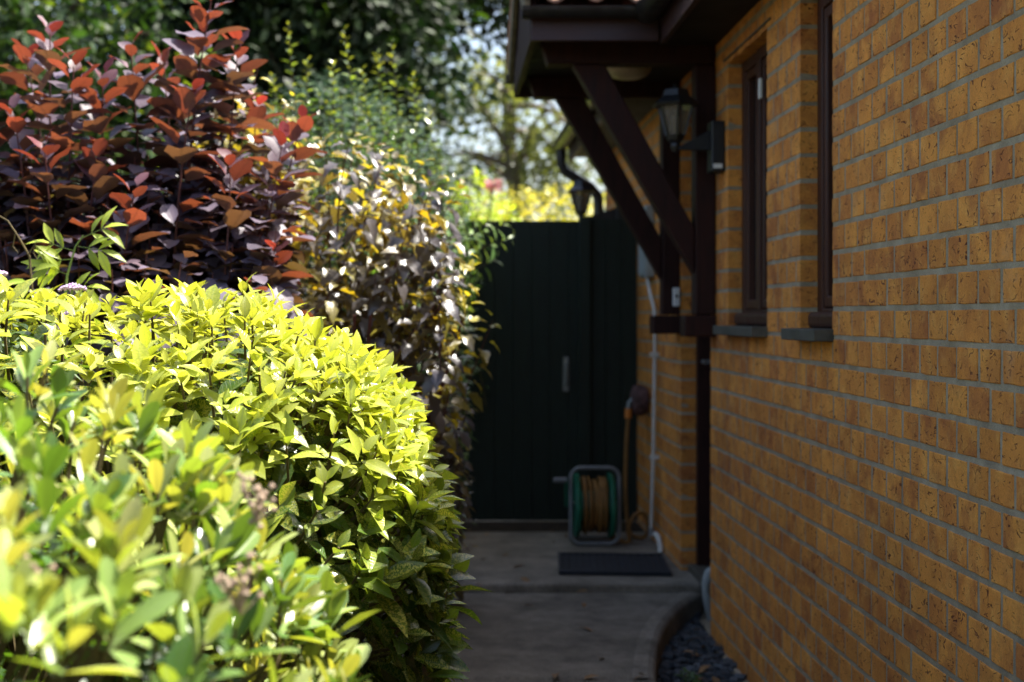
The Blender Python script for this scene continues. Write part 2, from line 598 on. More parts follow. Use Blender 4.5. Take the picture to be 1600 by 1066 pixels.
T_AUCUBA = make_templates([(0, 0), (0.12, 0.085), (0.35, 0.205), (0.58, 0.215), (0.80, 0.125), (1.0, 0)], 5, fold=0.35, droop=0.22, wave=0.10)
T_SKIM = make_templates([(0, 0), (0.15, 0.065), (0.42, 0.15), (0.68, 0.18), (0.90, 0.115), (1.0, 0)], 5, fold=0.35, droop=0.10, wave=0.05)
T_SMOKE = make_templates([(0, 0), (0.16, 0.012), (0.22, 0.10), (0.40, 0.27), (0.62, 0.325), (0.84, 0.25), (0.97, 0.10), (1.0, 0)], 6, fold=0.26, droop=0.26, wave=0.2)
T_NINE = make_templates([(0, 0), (0.12, 0.012), (0.18, 0.18), (0.33, 0.30), (0.45, 0.21), (0.62, 0.25), (0.80, 0.12), (1.0, 0)], 5, fold=0.35, droop=0.4, wave=0.25)
T_LAUREL = make_templates([(0, 0), (0.15, 0.07), (0.40, 0.16), (0.65, 0.15), (0.85, 0.07), (1.0, 0)], 4, fold=0.35, droop=0.3, wave=0.06)
T_OVAL = make_templates([(0, 0), (0.35, 0.24), (0.75, 0.20), (1.0, 0)], 3, fold=0.3, droop=0.2, wave=0.1)
T_NEEDLE = make_templates([(0, 0.03), (0.5, 0.085), (1.0, 0)], 3, fold=0.3, droop=0.2)


def in_frame(p, pad=0):
    Y = p[1]
    if Y < 0.3:
        return False
    x = 703 + p[0] * FPX / Y
    y = 493 - (p[2] - EYE) * FPX / Y
    return -pad < x < 1600 + pad and -pad < y < 1066 + pad


class Foliage:
    def __init__(self, tmpl):
        self.t = tmpl
        self.pos, self.ax, self.nm, self.sz, self.rd, self.out = [], [], [], [], [], []
        self.stem = MB()

    def leaf(self, p, axis, normal, size, age, outer=1.0):
        self.pos.append(tuple(p)); self.ax.append(tuple(axis)); self.nm.append(tuple(normal))
        self.sz.append(size); self.rd.append((random.random(), min(1, max(0, age)), random.random()))
        self.out.append(outer)

    def whorl(self, p, d, n, size, age, elev=(35, 75), length=0.06, petiole=0.0, droop=0.0, outer=1.0, sizevar=0.3, tip_age=0.0, face_up=0.0):
        """n leaves along the last `length` of a shoot that ends at p with direction d"""
        d = Vector(d).normalized()
        s = d.orthogonal().normalized()
        t = d.cross(s)
        a0 = random.uniform(0, 6.28)
        for i in range(n):
            k = i / max(1, n - 1)                 # 0 = tip, 1 = lower
            a = a0 + i * 2.399 + random.uniform(-0.3, 0.3)
            rad = s * math.cos(a) + t * math.sin(a)
            e = R(elev[0] + (elev[1] - elev[0]) * k + random.uniform(-12, 12))
            ax = (d * math.cos(e) + rad * math.sin(e))
            ax.z -= droop * random.uniform(0.4, 1.4)
            ax.normalize()
            nm = d - ax * d.dot(ax)
            if face_up:
                u = Vector((0, 0, 1)); u = u - ax * u.dot(ax)
                nm = nm.normalized() * (1 - face_up) + u * face_up if nm.length > 1e-5 else u
            if nm.length < 1e-4:
                nm = ax.orthogonal()
            nm = nm.normalized() + Vector((random.uniform(-.25, .25), random.uniform(-.25, .25), random.uniform(-.25, .25)))
            nm = (nm - ax * nm.dot(ax)).normalized()
            sz = size * random.uniform(1 - sizevar, 1 + sizevar * 0.6) * (0.62 + 0.38 * min(1, k * 2.2))
            base = Vector(p) - d * (length * k)
            self.leaf(base + ax * petiole, ax, nm, sz, age + (tip_age if k < 0.3 else 0) + random.uniform(-0.12, 0.12), outer)

    def twig(self, pts, r0, r1, n=4):
        m = len(pts)
        self.stem.tube(pts, [r0 + (r1 - r0) * i / max(1, m - 1) for i in range(m)], n)

    def build(self, root, leaf_mat, stem_mat, n_obj=300, leaf_name='leaf', rest_name='foliage', stem_name='stems', stem_stuff=False, pixel_min=10):
        if self.stem.v:
            so = self.stem.build(stem_name, stem_mat, root, smooth=True)
            if stem_stuff:
                so['kind'] = 'stuff'
        N = len(self.pos)
        pos = np.array(self.pos); ax = np.array(self.ax); nm = np.array(self.nm)
        sz = np.array(self.sz); rd = np.array(self.rd); out = np.array(self.out)
        side = np.cross(ax, nm)
        ti = rng.integers(0, len(self.t), N)
        chosen = np.zeros(N, bool)
        if n_obj:
            score = np.zeros(N)
            cpos = pos - np.array([0, 0, EYE])
            dist = np.linalg.norm(cpos, axis=1)
            for i in range(N):
                px = sz[i] * FPX / max(0.3, pos[i, 1])
                if in_frame(pos[i]) and px > pixel_min and out[i] > 0.5:
                    score[i] = px * out[i] * (0.5 + 0.5 * abs(np.dot(nm[i], cpos[i] / dist[i])))
            order = np.argsort(-score)
            k = min(n_obj, int((score > 0).sum()))
            chosen[order[:k]] = True
            bases = []
            nv = 12
            for v in range(nv):
                tm = self.t[v % len(self.t)]
                bases.append((tm, v))
            # mesh variants: shape x age class
            cache = {}
            rb = base_of(root)
            for i in np.nonzero(chosen)[0]:
                ag = int(round(rd[i, 1] * 7)); rv = int(rd[i, 0] * 3)
                key = (int(ti[i]), ag, rv)
                if key not in cache:
                    v, f, uv = self.t[ti[i]]
                    cache[key] = np_mesh(leaf_name, v, f, uv, np.tile(np.array([[(rv + 0.5) / 3, ag / 7, random.random()]]), (len(v), 1)), leaf_mat)
                o = bpy.data.objects.new(leaf_name, cache[key])
                m = Matrix.Identity(4)
                for r_ in range(3):
                    m[r_][0] = side[i, r_] * sz[i]; m[r_][1] = ax[i, r_] * sz[i]; m[r_][2] = nm[i, r_] * sz[i]
                    m[r_][3] = pos[i, r_] - rb[r_]
                COL.objects.link(o)
                o.parent = root
                o.matrix_local = m
        rest = ~chosen
        V, F, U, C = [], [], [], []
        off = 0
        for k, (tv, tf, tuv) in enumerate(self.t):
            ii = np.nonzero(rest & (ti == k))[0]
            if len(ii) == 0:
                continue
            w = (pos[ii][:, None, :] + sz[ii][:, None, None] * (tv[None, :, 0:1] * side[ii][:, None, :] + tv[None, :, 1:2] * ax[ii][:, None, :] + tv[None, :, 2:3] * nm[ii][:, None, :]))
            nv = len(tv)
            V.append(w.reshape(-1, 3))
            U.append(np.tile(tuv, (len(ii), 1)))
            C.append(np.repeat(rd[ii], nv, axis=0))
            for q in tf:
                F.append((np.array(q)[None, :] + off + (np.arange(len(ii)) * nv)[:, None]))
            off += len(ii) * nv
        if V:
            me = np_mesh(rest_name, np.concatenate(V), F, np.concatenate(U), np.concatenate(C), leaf_mat, blocks=True)
            o = bpy.data.objects.new(rest_name, me)
            link(o, root)
            o['kind'] = 'stuff'
        return root


def np_mesh(name, v, f, uv, col, mat, blocks=False):
    me = bpy.data.meshes.new(name)
    if blocks:
        loops = np.concatenate([b.reshape(-1) for b in f])
        sizes = np.concatenate([np.full(len(b), b.shape[1]) for b in f])
    else:
        loops = np.array([i for q in f for i in q])
        sizes = np.array([len(q) for q in f])
    starts = np.concatenate([[0], np.cumsum(sizes)[:-1]])
    me.vertices.add(len(v)); me.vertices.foreach_set('co', np.asarray(v, np.float32).reshape(-1))
    me.loops.add(len(loops)); me.loops.foreach_set('vertex_index', loops.astype(np.int32))
    me.polygons.add(len(sizes)); me.polygons.foreach_set('loop_start', starts.astype(np.int32))
    me.polygons.foreach_set('loop_total', sizes.astype(np.int32))
    me.polygons.foreach_set('use_smooth', np.ones(len(sizes), bool))
    me.update(calc_edges=True)
    if uv is not None:
        ul = me.uv_layers.new(name='leaf')
        ul.data.foreach_set('uv', np.asarray(uv)[loops].astype(np.float32).reshape(-1))
    ca = me.color_attributes.new('rnd', 'FLOAT_COLOR', 'POINT')
    cc = np.ones((len(v), 4), np.float32); cc[:, :3] = col
    ca.data.foreach_set('color', cc.reshape(-1))
    me.materials.append(M[mat])
    me.validate()
    return me


def rvec(s=1.0):
    return Vector((random.uniform(-s, s), random.uniform(-s, s), random.uniform(-s, s)))


# ------------------------------------------------------------------ ground
g = MB()
gx = [-300, -60, -20, -8, -3, -1, 0.3, 1.5, 4, 12, 60, 300]
gy = [-300, -60, -12, -3, 0, 1.5, 3, 4.5, 6, 8, 12, 20, 60, 300]
vs, fs = [], []
for yy in gy:
    for xx in gx:
        vs.append((xx, yy, -0.02 + (0.02 * math.sin(xx * 3 + yy) if abs(xx) < 9 and abs(yy) < 13 else 0) - (0.03 if 0 < xx else 0)))
for j in range(len(gy) - 1):
    for i in range(len(gx) - 1):
        a = j * len(gx) + i
        fs.append((a, a + 1, a + 1 + len(gx), a + len(gx)))
g.add(vs, fs)
tag(g.build('ground', 'soil'), kind='structure')

# ------------------------------------------------------------------ path: concrete slabs, curved kerb edge
PATH_Z, STEP_Z = 0.09, 0.125
path = bpy.data.objects.new('path', None)
COL.objects.link(path)
path['kind'] = 'structure'
edge = [(0.625, -1.0), (0.625, 3.0), (0.645, 4.0), (0.658, 4.385)]
poly = [(-0.75, -1.0)] + edge + [(-0.75, 4.385)]
MB().prism(poly, -0.05, PATH_Z, 'z').build('slab', 'concrete', path, bevel=0.008)
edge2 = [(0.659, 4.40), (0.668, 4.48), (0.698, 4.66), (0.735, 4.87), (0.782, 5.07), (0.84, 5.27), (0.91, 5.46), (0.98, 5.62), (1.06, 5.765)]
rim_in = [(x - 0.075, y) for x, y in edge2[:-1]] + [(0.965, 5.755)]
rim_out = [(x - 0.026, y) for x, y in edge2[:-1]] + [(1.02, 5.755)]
MB().prism(rim_out + rim_in[::-1], PATH_Z + 0.002, PATH_Z + 0.0058, 'z').build('pale_margin', 'concrete_step', path)  # thin paler strip just inside the curved slab edge
poly = [(-0.75, 4.40)] + edge2 + [(-0.75, 5.765)]
MB().prism(poly, -0.05, PATH_Z + 0.004, 'z').build('slab', 'concrete', path, bevel=0.022, seg=3)
poly = [(-0.75, 5.785), (1.045, 5.785), (1.075, 5.795), (1.09, 5.83), (1.16, 6.05), (1.16, 7.62), (-0.75, 7.62)]
MB().prism(poly, -0.05, STEP_Z, 'z').build('door_step', 'concrete_step', path, bevel=0.012)
poly = [(-0.75, 7.66), (0.99, 7.66), (0.99, 14), (-0.75, 14)]
MB().prism(poly, -0.05, PATH_Z, 'z').build('slab', 'concrete', path, bevel=0.008)

MB().box((-0.7, 7.17, STEP_Z + 0.001), (1.01, 7.49, STEP_Z + 0.006)).build('dark_strip', 'soil', path)  # thin dark sheet across the step in front of the gate
# slate chippings between path and wall, and fallen leaves
chips = MB()
for _ in range(2600):
    y = random.uniform(1.6, 5.75)
    xl = 0.63 if y < 4.2 else 0.63 + 0.35 * max(0, (y - 4.2) / 1.45) ** 1.8
    x = random.uniform(xl + 0.01, 1.005)
    z = random.uniform(-0.03, 0.012)
    s = random.uniform(0.008, 0.026)
    m = Matrix.Translation((x, y, z)) @ Matrix.Rotation(random.uniform(0, 6.28), 4, 'Z') @ Matrix.Rotation(random.uniform(-.5, .5), 4, 'X')
    w, h = s, s * random.uniform(0.2, 0.45)
    q = [Vector((-w, -w * .7, -h)), Vector((w * random.uniform(.6, 1), -w * .6, -h)), Vector((w, w * random.uniform(.4, .9), -h)), Vector((-w * .8, w * .6, -h)),
         Vector((-w * .8, -w * .5, h)), Vector((w * .7, -w * .5, h * random.uniform(.5, 1))), Vector((w * .8, w * .5, h)), Vector((-w * .7, w * .5, h))]
    chips.add([m @ p for p in q], [(0, 3, 2, 1), (4, 5, 6, 7), (0, 1, 5, 4), (1, 2, 6, 5), (2, 3, 7, 6), (3, 0, 4, 7)])
tag(chips.build('gravel', 'slate'), 'dark slate chippings between the concrete path and brick wall', 'gravel', kind='stuff')

lf = Foliage(T_LAUREL)
fallen_spots = []
for _ in range(34):
    y = random.uniform(3.6, 5.6)
    x = random.uniform(0.72 + max(0, (y - 4.3) * 0.18), 0.99)
    fallen_spots.append((x, y, 0.022))
for _ in range(34):
    fallen_spots.append((random.triangular(-0.02, 0.95, 0.05), random.uniform(4.2, 7.3), 0.1))
fallen_spots = [(x, y, z if z < 0.05 else (0.102 if y < 5.75 else 0.133)) for x, y, z in fallen_spots]
for p in fallen_spots:
    a = random.uniform(0, 6.28)
    lf.leaf(p, (math.cos(a), math.sin(a), random.uniform(-.15, .25)), Vector((random.uniform(-.4, .4), random.uniform(-.4, .4), 1)).normalized(), random.uniform(0.04, 0.085), random.random())
fl = thing('leaf_litter', 'dry brown leaves scattered on the slate chippings by the wall', 'leaf litter', (0.8, 4.6, 0))
fl['kind'] = 'stuff'
mat_leaf('dry_leaf', [(0, (0.16, 0.09, 0.05)), (1, (0.34, 0.19, 0.08))], [(0, (.2, .1, .03)), (1, (.3, .17, .05))], 0.15, 0.7, 0.25)
lf.build(fl, 'dry_leaf', 'twig', 0)

wd = Foliage(T_LAUREL)
for bx_, by_ in ((0.80, 4.33), (0.79, 4.62)):
    for i in range(7):
        wd.whorl((bx_ + random.uniform(-.03, .03), by_ + random.uniform(-.03, .03), 0.05), (random.uniform(-.5, .5), random.uniform(-.5, .5), 1), 5, 0.035, 0.5, (50, 85), 0.02)
    wd.twig([(bx_, by_, -0.02), (bx_, by_, 0.05)], 0.003, 0.002)
wt = thing('weed', 'small green weeds growing out of the slate chippings', 'weed', (0.8, 4.4, 0))
wd.build(wt, 'laurel_leaf', 'green_stem', 0)

# ------------------------------------------------------------------ brick house
WX = 1.02                   # outer face of the wall
house = thing('brick_house', 'orange brick bungalow wall with brown timber windows and eaves', 'house', (WX, 4, 0))
Y_NEAR, Y_FAR, Z_TOP = -2.0, 9.05, 2.30
openings = [(3.68, 4.02, 1.205, 2.192), (4.44, 5.06, 1.205, 2.192), (5.40, 6.09, 0.0, 2.192)]
CH, Z0, PITCH, ANCH = 0.075, -0.008, 0.1125, 2.607
JT = 0.0115
REC = 0.0019


def wall_core():
    ys = sorted({Y_NEAR, Y_FAR} | {o[0] - REC for o in openings} | {o[1] + REC for o in openings})
    zs = sorted({-0.2, Z_TOP} | {o[2] - REC for o in openings} | {o[3] + REC for o in openings})
    x0, x1 = WX + REC, WX + 0.25
    def solid(i, j):
        if not (0 <= i < len(ys) - 1 and 0 <= j < len(zs) - 1):
            return False
        cy, cz = (ys[i] + ys[i + 1]) / 2, (zs[j] + zs[j + 1]) / 2
        return not any(a < cy < b and c < cz < d for a, b, c, d in openings)
    bm = bmesh.new()
    vc = {}
    def V(x, i, j):
        k = (x, i, j)
        if k not in vc:
            vc[k] = bm.verts.new((x, ys[i], zs[j]))
        return vc[k]
    for i in range(len(ys) - 1):
        for j in range(len(zs) - 1):
            if not solid(i, j):
                continue
            bm.faces.new((V(x0, i, j), V(x0, i, j + 1), V(x0, i + 1, j + 1), V(x0, i + 1, j)))
            bm.faces.new((V(x1, i, j), V(x1, i + 1, j), V(x1, i + 1, j + 1), V(x1, i, j + 1)))
            for di, dj, a, b in ((-1, 0, (i, j), (i, j + 1)), (1, 0, (i + 1, j + 1), (i + 1, j)), (0, -1, (i + 1, j), (i, j)), (0, 1, (i, j + 1), (i + 1, j + 1))):
                if not solid(i + di, j + dj):
                    bm.faces.new((V(x0, *a), V(x1, *a), V(x1, *b), V(x0, *b)))
    bmesh.ops.recalc_face_normals(bm, faces=bm.faces)
    me = bpy.data.meshes.new('wall')
    bm.to_mesh(me); bm.free()
    me.materials.append(M['mortar'])
    o = bpy.data.objects.new('wall', me)
    return link(o, house)


wall = wall_core()
tag(wall, 'grey mortar and brick wall facing the path')


def brick_shape(L, H, D, seed):
    """unit brick: face towards -X at x=0, depth D along +X, length L along Y, height H; arrised front edges"""
    r = random.Random(seed)
    c = 0.0022
    j = lambda s=0.0012: r.uniform(-s, s)
    nY = 3
    v = []
    # front grid (nY+1) x 3 inset by c, slightly uneven
    for k in range(3):
        for i in range(nY + 1):
            y = -L / 2 + c + (L - 2 * c) * i / nY
            z = -H / 2 + c + (H - 2 * c) * k / 2
            v.append((j(0.0006), y + j(0.001), z + j(0.001)))
    nf = len(v)
    ring = [(i, 0) for i in range(nY + 1)] + [(nY, 1), (nY, 2)] + [(i, 2) for i in range(nY - 1, -1, -1)] + [(0, 1)]
    ridx = [k * (nY + 1) + i for i, k in ring]
    b = len(v)
    for i, k in ring:
        y = -L / 2 + L * i / nY
        z = -H / 2 + H * k / 2
        v.append((c * r.uniform(0.3, 0.9), y + j(0.0009), z + j(0.0009)))
    d = len(v)
    for i, k in ring:
        v.append((D, -L / 2 + L * i / nY, -H / 2 + H * k / 2))
    f = []
    for k in range(2):
        for i in range(nY):
            a = k * (nY + 1) + i
            f.append((a, a + nY + 1, a + nY + 2, a + 1))
    n = len(ring)
    for i in range(n):
        i2 = (i + 1) % n
        f.append((ridx[i], ridx[i2], b + i2, b + i))
        f.append((b + i, b + i2, d + i2, d + i))
    return np.array(v), f


cells = []
nc = int((Z_TOP - Z0) / CH) + 1
rb_ = random.Random(5)
for c in range(-2, nc):
    z0 = Z0 + c * CH
    z1 = z0 + CH
    zc = (z0 + z1) / 2
    if z0 > Z_TOP - 0.02:
        continue
    ivs = [(Y_NEAR, Y_FAR)]
    for a, b, lo, hi in openings:
        if lo - 0.02 < zc < hi:
            nx = []
            for p, q in ivs:
                if a > p: nx.append((p, min(q, a)))
                if b < q: nx.append((max(p, b), q))
            ivs = [iv for iv in nx if iv[1] - iv[0] > 0.01]
    off = 0 if c % 2 == 0 else PITCH / 2
    for p, q in ivs:
        js = [p - JT / 2 if p != Y_NEAR else p]
        k = math.ceil((p - ANCH - off) / PITCH)
        while ANCH + off + k * PITCH < q:
            y = ANCH + off + k * PITCH
            if y - js[0] > 0.045 and q - y > 0.04 and not (rb_.random() < 0.05 and y - js[-1] < 0.13):
                js.append(y + rb_.uniform(-0.004, 0.004))
            k += 1
        js.append(q + JT / 2)
        for a, b in zip(js[:-1], js[1:]):
            cells.append(((a + b) / 2, zc, b - a - JT * rb_.uniform(0.95, 1.3), min(CH, Z_TOP - z0) - JT * rb_.uniform(0.95, 1.25)))

HB = {}
def brick_px(c):
    y, z, L, H = c
    if y < 2.2:
        return 0
    vis = in_frame((WX, y, z))
    return (WX * FPX / (y - L / 2) - WX * FPX / (y + L / 2)) * (H * FPX / y) if vis else 0
order = sorted(range(len(cells)), key=lambda i: -brick_px(cells[i]))
big = set(i for i in order[:300] if brick_px(cells[i]) > 0)
wb = base_of(wall)
bv, bf, bc, boff = [], [], [], 0
for i, (y, z, L, H) in enumerate(cells):
    x = WX + rb_.uniform(-0.0009, 0.0006)
    rnd = (rb_.random(), rb_.random() ** 1.5, rb_.random())
    if i in big:
        key = (round(L, 2), round(H, 3), rb_.randrange(4), int(rnd[0] * 6), int(rnd[1] * 3))
        if key not in HB:
            v, f = brick_shape(max(L, 0.02), H, 0.1, len(HB))
            me = np_mesh('brick', v, f, None, np.tile(np.array([[(key[3] + 0.5) / 6, (key[4] + 0.5) / 3, (key[2] + 0.5) / 4]]), (len(v), 1)), 'brick')
            me.polygons.foreach_set('use_smooth', np.zeros(len(me.polygons), bool))
            HB[key] = me
        o = bpy.data.objects.new('brick', HB[key])
        o.location = (x, y, z)
        o.rotation_euler = (rb_.uniform(-0.006, 0.006), 0, rb_.uniform(-0.008, 0.008))
        link(o, wall)
    else:
        v, f = brick_shape(max(L, 0.02), H, 0.1, i % 40)
        bv.append(v + np.array([x, y, z]))
        bf += [tuple(a + boff for a in q) for q in f]
        bc.append(np.tile(np.array([rnd]), (len(v), 1)))
        boff += len(v)
me = np_mesh('brickwork', np.concatenate(bv), bf, None, np.concatenate(bc), 'brick')
me.polygons.foreach_set('use_smooth', np.zeros(len(me.polygons), bool))
o = bpy.data.objects.new('brickwork', me)
link(o, wall)
o['kind'] = 'stuff'

# plinth: pale lime-stained footing under the wall
MB().box((WX - 0.022, -2, -0.2), (WX + 0.003, 5.40, 0.002)).build('footing', 'mortar', house, bevel=0.008)

# shell of the house behind the wall: other walls and roof
sh = MB()
sh.box((1.27, Y_NEAR, -0.2), (7.4, Y_NEAR + 0.25, 2.3)).box((1.27, Y_FAR - 0.25, -0.2), (7.4, Y_FAR, 2.3)).box((7.4, Y_NEAR, -0.2), (7.65, Y_FAR, 2.3))
for k_, (a_, b_) in enumerate((((1.27, Y_NEAR, -0.2), (7.4, Y_NEAR + 0.25, 2.3)), ((1.27, Y_FAR - 0.25, -0.2), (7.4, Y_FAR, 2.3)), ((7.4, Y_NEAR, -0.2), (7.65, Y_FAR, 2.3)))):
    MB().box(a_, b_).build('rear_wall', 'render_wall', house)
MB().box((1.27, Y_NEAR, -0.02), (7.4, Y_FAR, 0.1)).build('floor', 'soffit', house)

# eaves: soffit, fascia, gutter, roof
FX = 0.80
MB().box((FX + 0.002, Y_NEAR, 2.285), (WX + 0.26, Y_FAR, 2.300)).build('soffit', 'soffit', house)
MB().box((FX - 0.022, Y_NEAR, 2.255), (FX, 5.10, 2.40)).build('fascia', 'fascia', house, bevel=0.003)
MB().box((FX - 0.022, 6.46, 2.255), (FX, Y_FAR, 2.40)).build('fascia', 'fascia', house, bevel=0.003)


def gutter_mesh(p, q, r, name, parent, clips=()):
    """half round gutter between p and q (horizontal)"""
    p, q = Vector(p), Vector(q)
    d = (q - p).normalized()
    s = d.cross(Vector((0, 0, 1))).normalized()
    m = MB()
    ro, ri = r, r - 0.004
    prof = []
    for k in range(9):
        a = math.pi + math.pi * k / 8
        prof.append((math.cos(a) * ro, math.sin(a) * ro))
    for k in range(8, -1, -1):
        a = math.pi + math.pi * k / 8
        prof.append((math.cos(a) * ri, math.sin(a) * ri))
    n = len(prof)
    vs = [c + s * x + Vector((0, 0, z)) for c in (p, q) for x, z in prof]
    fs = [tuple(range(n)), tuple(reversed(range(n, 2 * n)))]
    fs += [(i, i + n, (i + 1) % n + n, (i + 1) % n) for i in range(n)]
    m.add(vs, fs)
    g_ = m.build(name, 'gutter', parent, smooth=True)
    for tpos in clips:
        c = p + (q - p) * tpos
        mm = MB()
        vs = []
        for sg in (-0.015, 0.015):
            for k in range(9):
                a = math.pi + math.pi * k / 8
                vs.append(c + d * sg + s * (math.cos(a) * (r + 0.004)) + Vector((0, 0, math.sin(a) * (r + 0.004) + 0.002)))
        mm.add(vs, [(k, k + 1, k + 10, k + 9) for k in range(8)])
        mm.build('gutter_clip', 'gutter', g_)
    return g_


gutter_mesh((FX - 0.075, Y_NEAR, 2.372), (FX - 0.075, 5.06, 2.372), 0.052, 'gutter', house, (0.6, 0.75, 0.9))
gutter_mesh((FX - 0.075, 6.5, 2.372), (FX - 0.075, Y_FAR + 0.03, 2.372), 0.052, 'gutter', house, (0.3, 0.98))
# downpipe at the far corner with a swan neck
dp = [(FX - 0.075, 9.0, 2.33), (FX - 0.075, 9.0, 2.24), (FX - 0.05, 9.0, 2.19), (WX - 0.10, 9.0, 2.085), (WX - 0.055, 9.0, 2.03), (WX - 0.05, 9.0, 1.95), (WX - 0.05, 9.0, 0.1)]
MB().tube(dp, 0.034, 12).build('downpipe', 'gutter', house, smooth=True)

# main roof, both slopes, wavy tile courses
PT = math.tan(R(35))
rm = MB()
ny = 150
ys = np.linspace(Y_NEAR - 0.1, Y_FAR + 0.1, ny)
def roof_slope(x0, z0, x1, z1, rows):
    vs, fs = [], []
    nrow = rows * 2
    for i in range(rows):
        for e in (0, 1):
            tt = (i + e) / rows
            x = x0 + (x1 - x0) * tt; z = z0 + (z1 - z0) * tt + (0.025 if e == 0 else 0.0)
            for y in ys:
                vs.append((x, y, z + 0.018 * math.sin(y * 2 * math.pi / 0.15)))
    for i in range(nrow - 1):
        for k in range(ny - 1):
            a = i * ny + k
            fs.append((a, a + 1, a + 1 + ny, a + ny))
    rm.add(vs, fs)
XR = (0.74 + 7.9) / 2
ZR = 2.40 + (XR - 0.74) * PT
roof_slope(0.74, 2.40, XR, ZR, 14)
roof_slope(7.9, 2.40, XR + 0.001, ZR, 14)
rf = rm.build('roof', 'tile', house)
for yy in (Y_NEAR, Y_FAR - 0.2):
    MB().prism([(1.0, 2.31), (7.5, 2.31), (XR, ZR - 0.12)], yy, yy + 0.2, 'y').build('gable', 'render_wall', house)


# windows
def window(y0, y1, mullion):
    fr = bpy.data.objects.new('window', None)
    X0 = WX + 0.05
    z0, z1 = 1.215, 2.188
    w = 0.055
    m = MB()
    m.box((X0, y0 + 0.001, z0), (X0 + 0.07, y0 + w, z1))
    m2 = MB()
    # outer frame as one ring
    bm_o = [(y0 + 0.001, z0), (y1 - 0.001, z0), (y1 - 0.001, z1), (y0 + 0.001, z1)]
    bm_i = [(y0 + w, z0 + w), (y1 - w, z0 + w), (y1 - w, z1 - w), (y0 + w, z1 - w)]
    def ring(o_, i_, xa, xb):
        q = MB()
        vs = [(xa, *p) for p in o_] + [(xa, *p) for p in i_] + [(xb, *p) for p in o_] + [(xb, *p) for p in i_]
        fs = []
        for k in range(4):
            k2 = (k + 1) % 4
            fs += [(k, k2, 4 + k2, 4 + k), (8 + k, 12 + k, 12 + k2, 8 + k2), (k, 8 + k, 8 + k2, k2), (4 + k, 4 + k2, 12 + k2, 12 + k)]
        return q.add(vs, fs)
    win = ring(bm_o, bm_i, X0, X0 + 0.07).build('window', 'window_timber', house, bevel=0.004)
    parts = []
    lo, hi = y0 + w, y1 - w
    panes = [(lo, hi)]
    if mullion:
        mid = (lo + hi) / 2 + 0.03
        MB().box((X0 - 0.004, mid - 0.03, z0 + w - 0.002), (X0 + 0.066, mid + 0.03, z1 - w + 0.002)).build('mullion', 'window_timber', win, bevel=0.004)
        panes = [(lo, mid - 0.03), (mid + 0.03, hi)]
    for a, b in panes:
        s = 0.035
        ring([(a + .002, z0 + w + .002), (b - .002, z0 + w + .002), (b - .002, z1 - w - .002), (a + .002, z1 - w - .002)],
             [(a + s, z0 + w + s), (b - s, z0 + w + s), (b - s, z1 - w - s), (a + s, z1 - w - s)], X0 + 0.004, X0 + 0.05).build('casement', 'window_timber', win, bevel=0.005)
        MB().box((X0 + 0.026, a + s - 0.006, z0 + w + s - 0.006), (X0 + 0.034, b - s + 0.006, z1 - w - s + 0.006)).build('pane', 'glass', win)
    # timber cill with rounded nose, then projecting sill board
    MB().box((X0 - 0.03, y0 + 0.001, z0 - 0.002), (X0 + 0.06, y1 - 0.001, z0 + 0.045)).build('cill_rail', 'window_timber', win, bevel=0.014, seg=3)
    MB().box((WX - 0.053, y0 - 0.012, 1.180), (WX + 0.046, y1 + 0.012, 1.213)).build('sill', 'sill', win, bevel=0.003)
    MB().box((WX - 0.006, y0 - 0.06, 2.1905), (WX + 0.05, y1 + 0.06, 2.197)).build('lintel', 'sill', win)
    # dark sheet standing in for the unlit room behind
    MB().box((X0 + 0.3, y0 - 0.3, 0.9), (X0 + 0.32, y1 + 0.3, 2.28)).build('dark_room_sheet', 'soffit', win)
    return win


w1 = window(3.68, 4.02, False)
tag(w1, 'narrow brown window nearest in the brick wall')
w2 = window(4.44, 5.06, True)
tag(w2, 'brown two-light window next to the porch')
MB().box((WX + 0.035, 4.702, 1.99), (WX + 0.046, 4.722, 2.06)).build('stay', 'paper', w2, bevel=0.003)

# front door in its recess
d = MB()
door = MB().box((WX + 0.12, 5.45, 0.16), (WX + 0.165, 6.04, 2.14)).build('door', 'timber', house, bevel=0.003)
for a, b in ((5.401, 5.45), (6.04, 6.089)):
    MB().box((WX + 0.066, a, 0.13), (WX + 0.17, b, 2.188)).build('door_frame', 'timber', door, bevel=0.003)
MB().box((WX + 0.066, 5.452, 2.14), (WX + 0.17, 6.038, 2.188)).build('door_frame', 'timber', door, bevel=0.003)
for z0, z1 in ((0.3, 0.95), (1.1, 1.95)):
    for y0, y1 in ((5.53, 5.72), (5.78, 5.97)):
        MB().box((WX + 0.112, y0, z0), (WX + 0.122, y1, z1)).build('door_panel', 'timber', door, bevel=0.004)
MB().tube([(WX + 0.12, 5.95, 1.05), (WX + 0.07, 5.95, 1.05), (WX + 0.07, 5.86, 1.05)], 0.009, 8).build('handle', 'steel', door, smooth=True)
MB().box((WX + 0.03, 5.402, 0.115), (WX + 0.2, 6.088, 0.155)).build('threshold', 'sill', door, bevel=0.006)

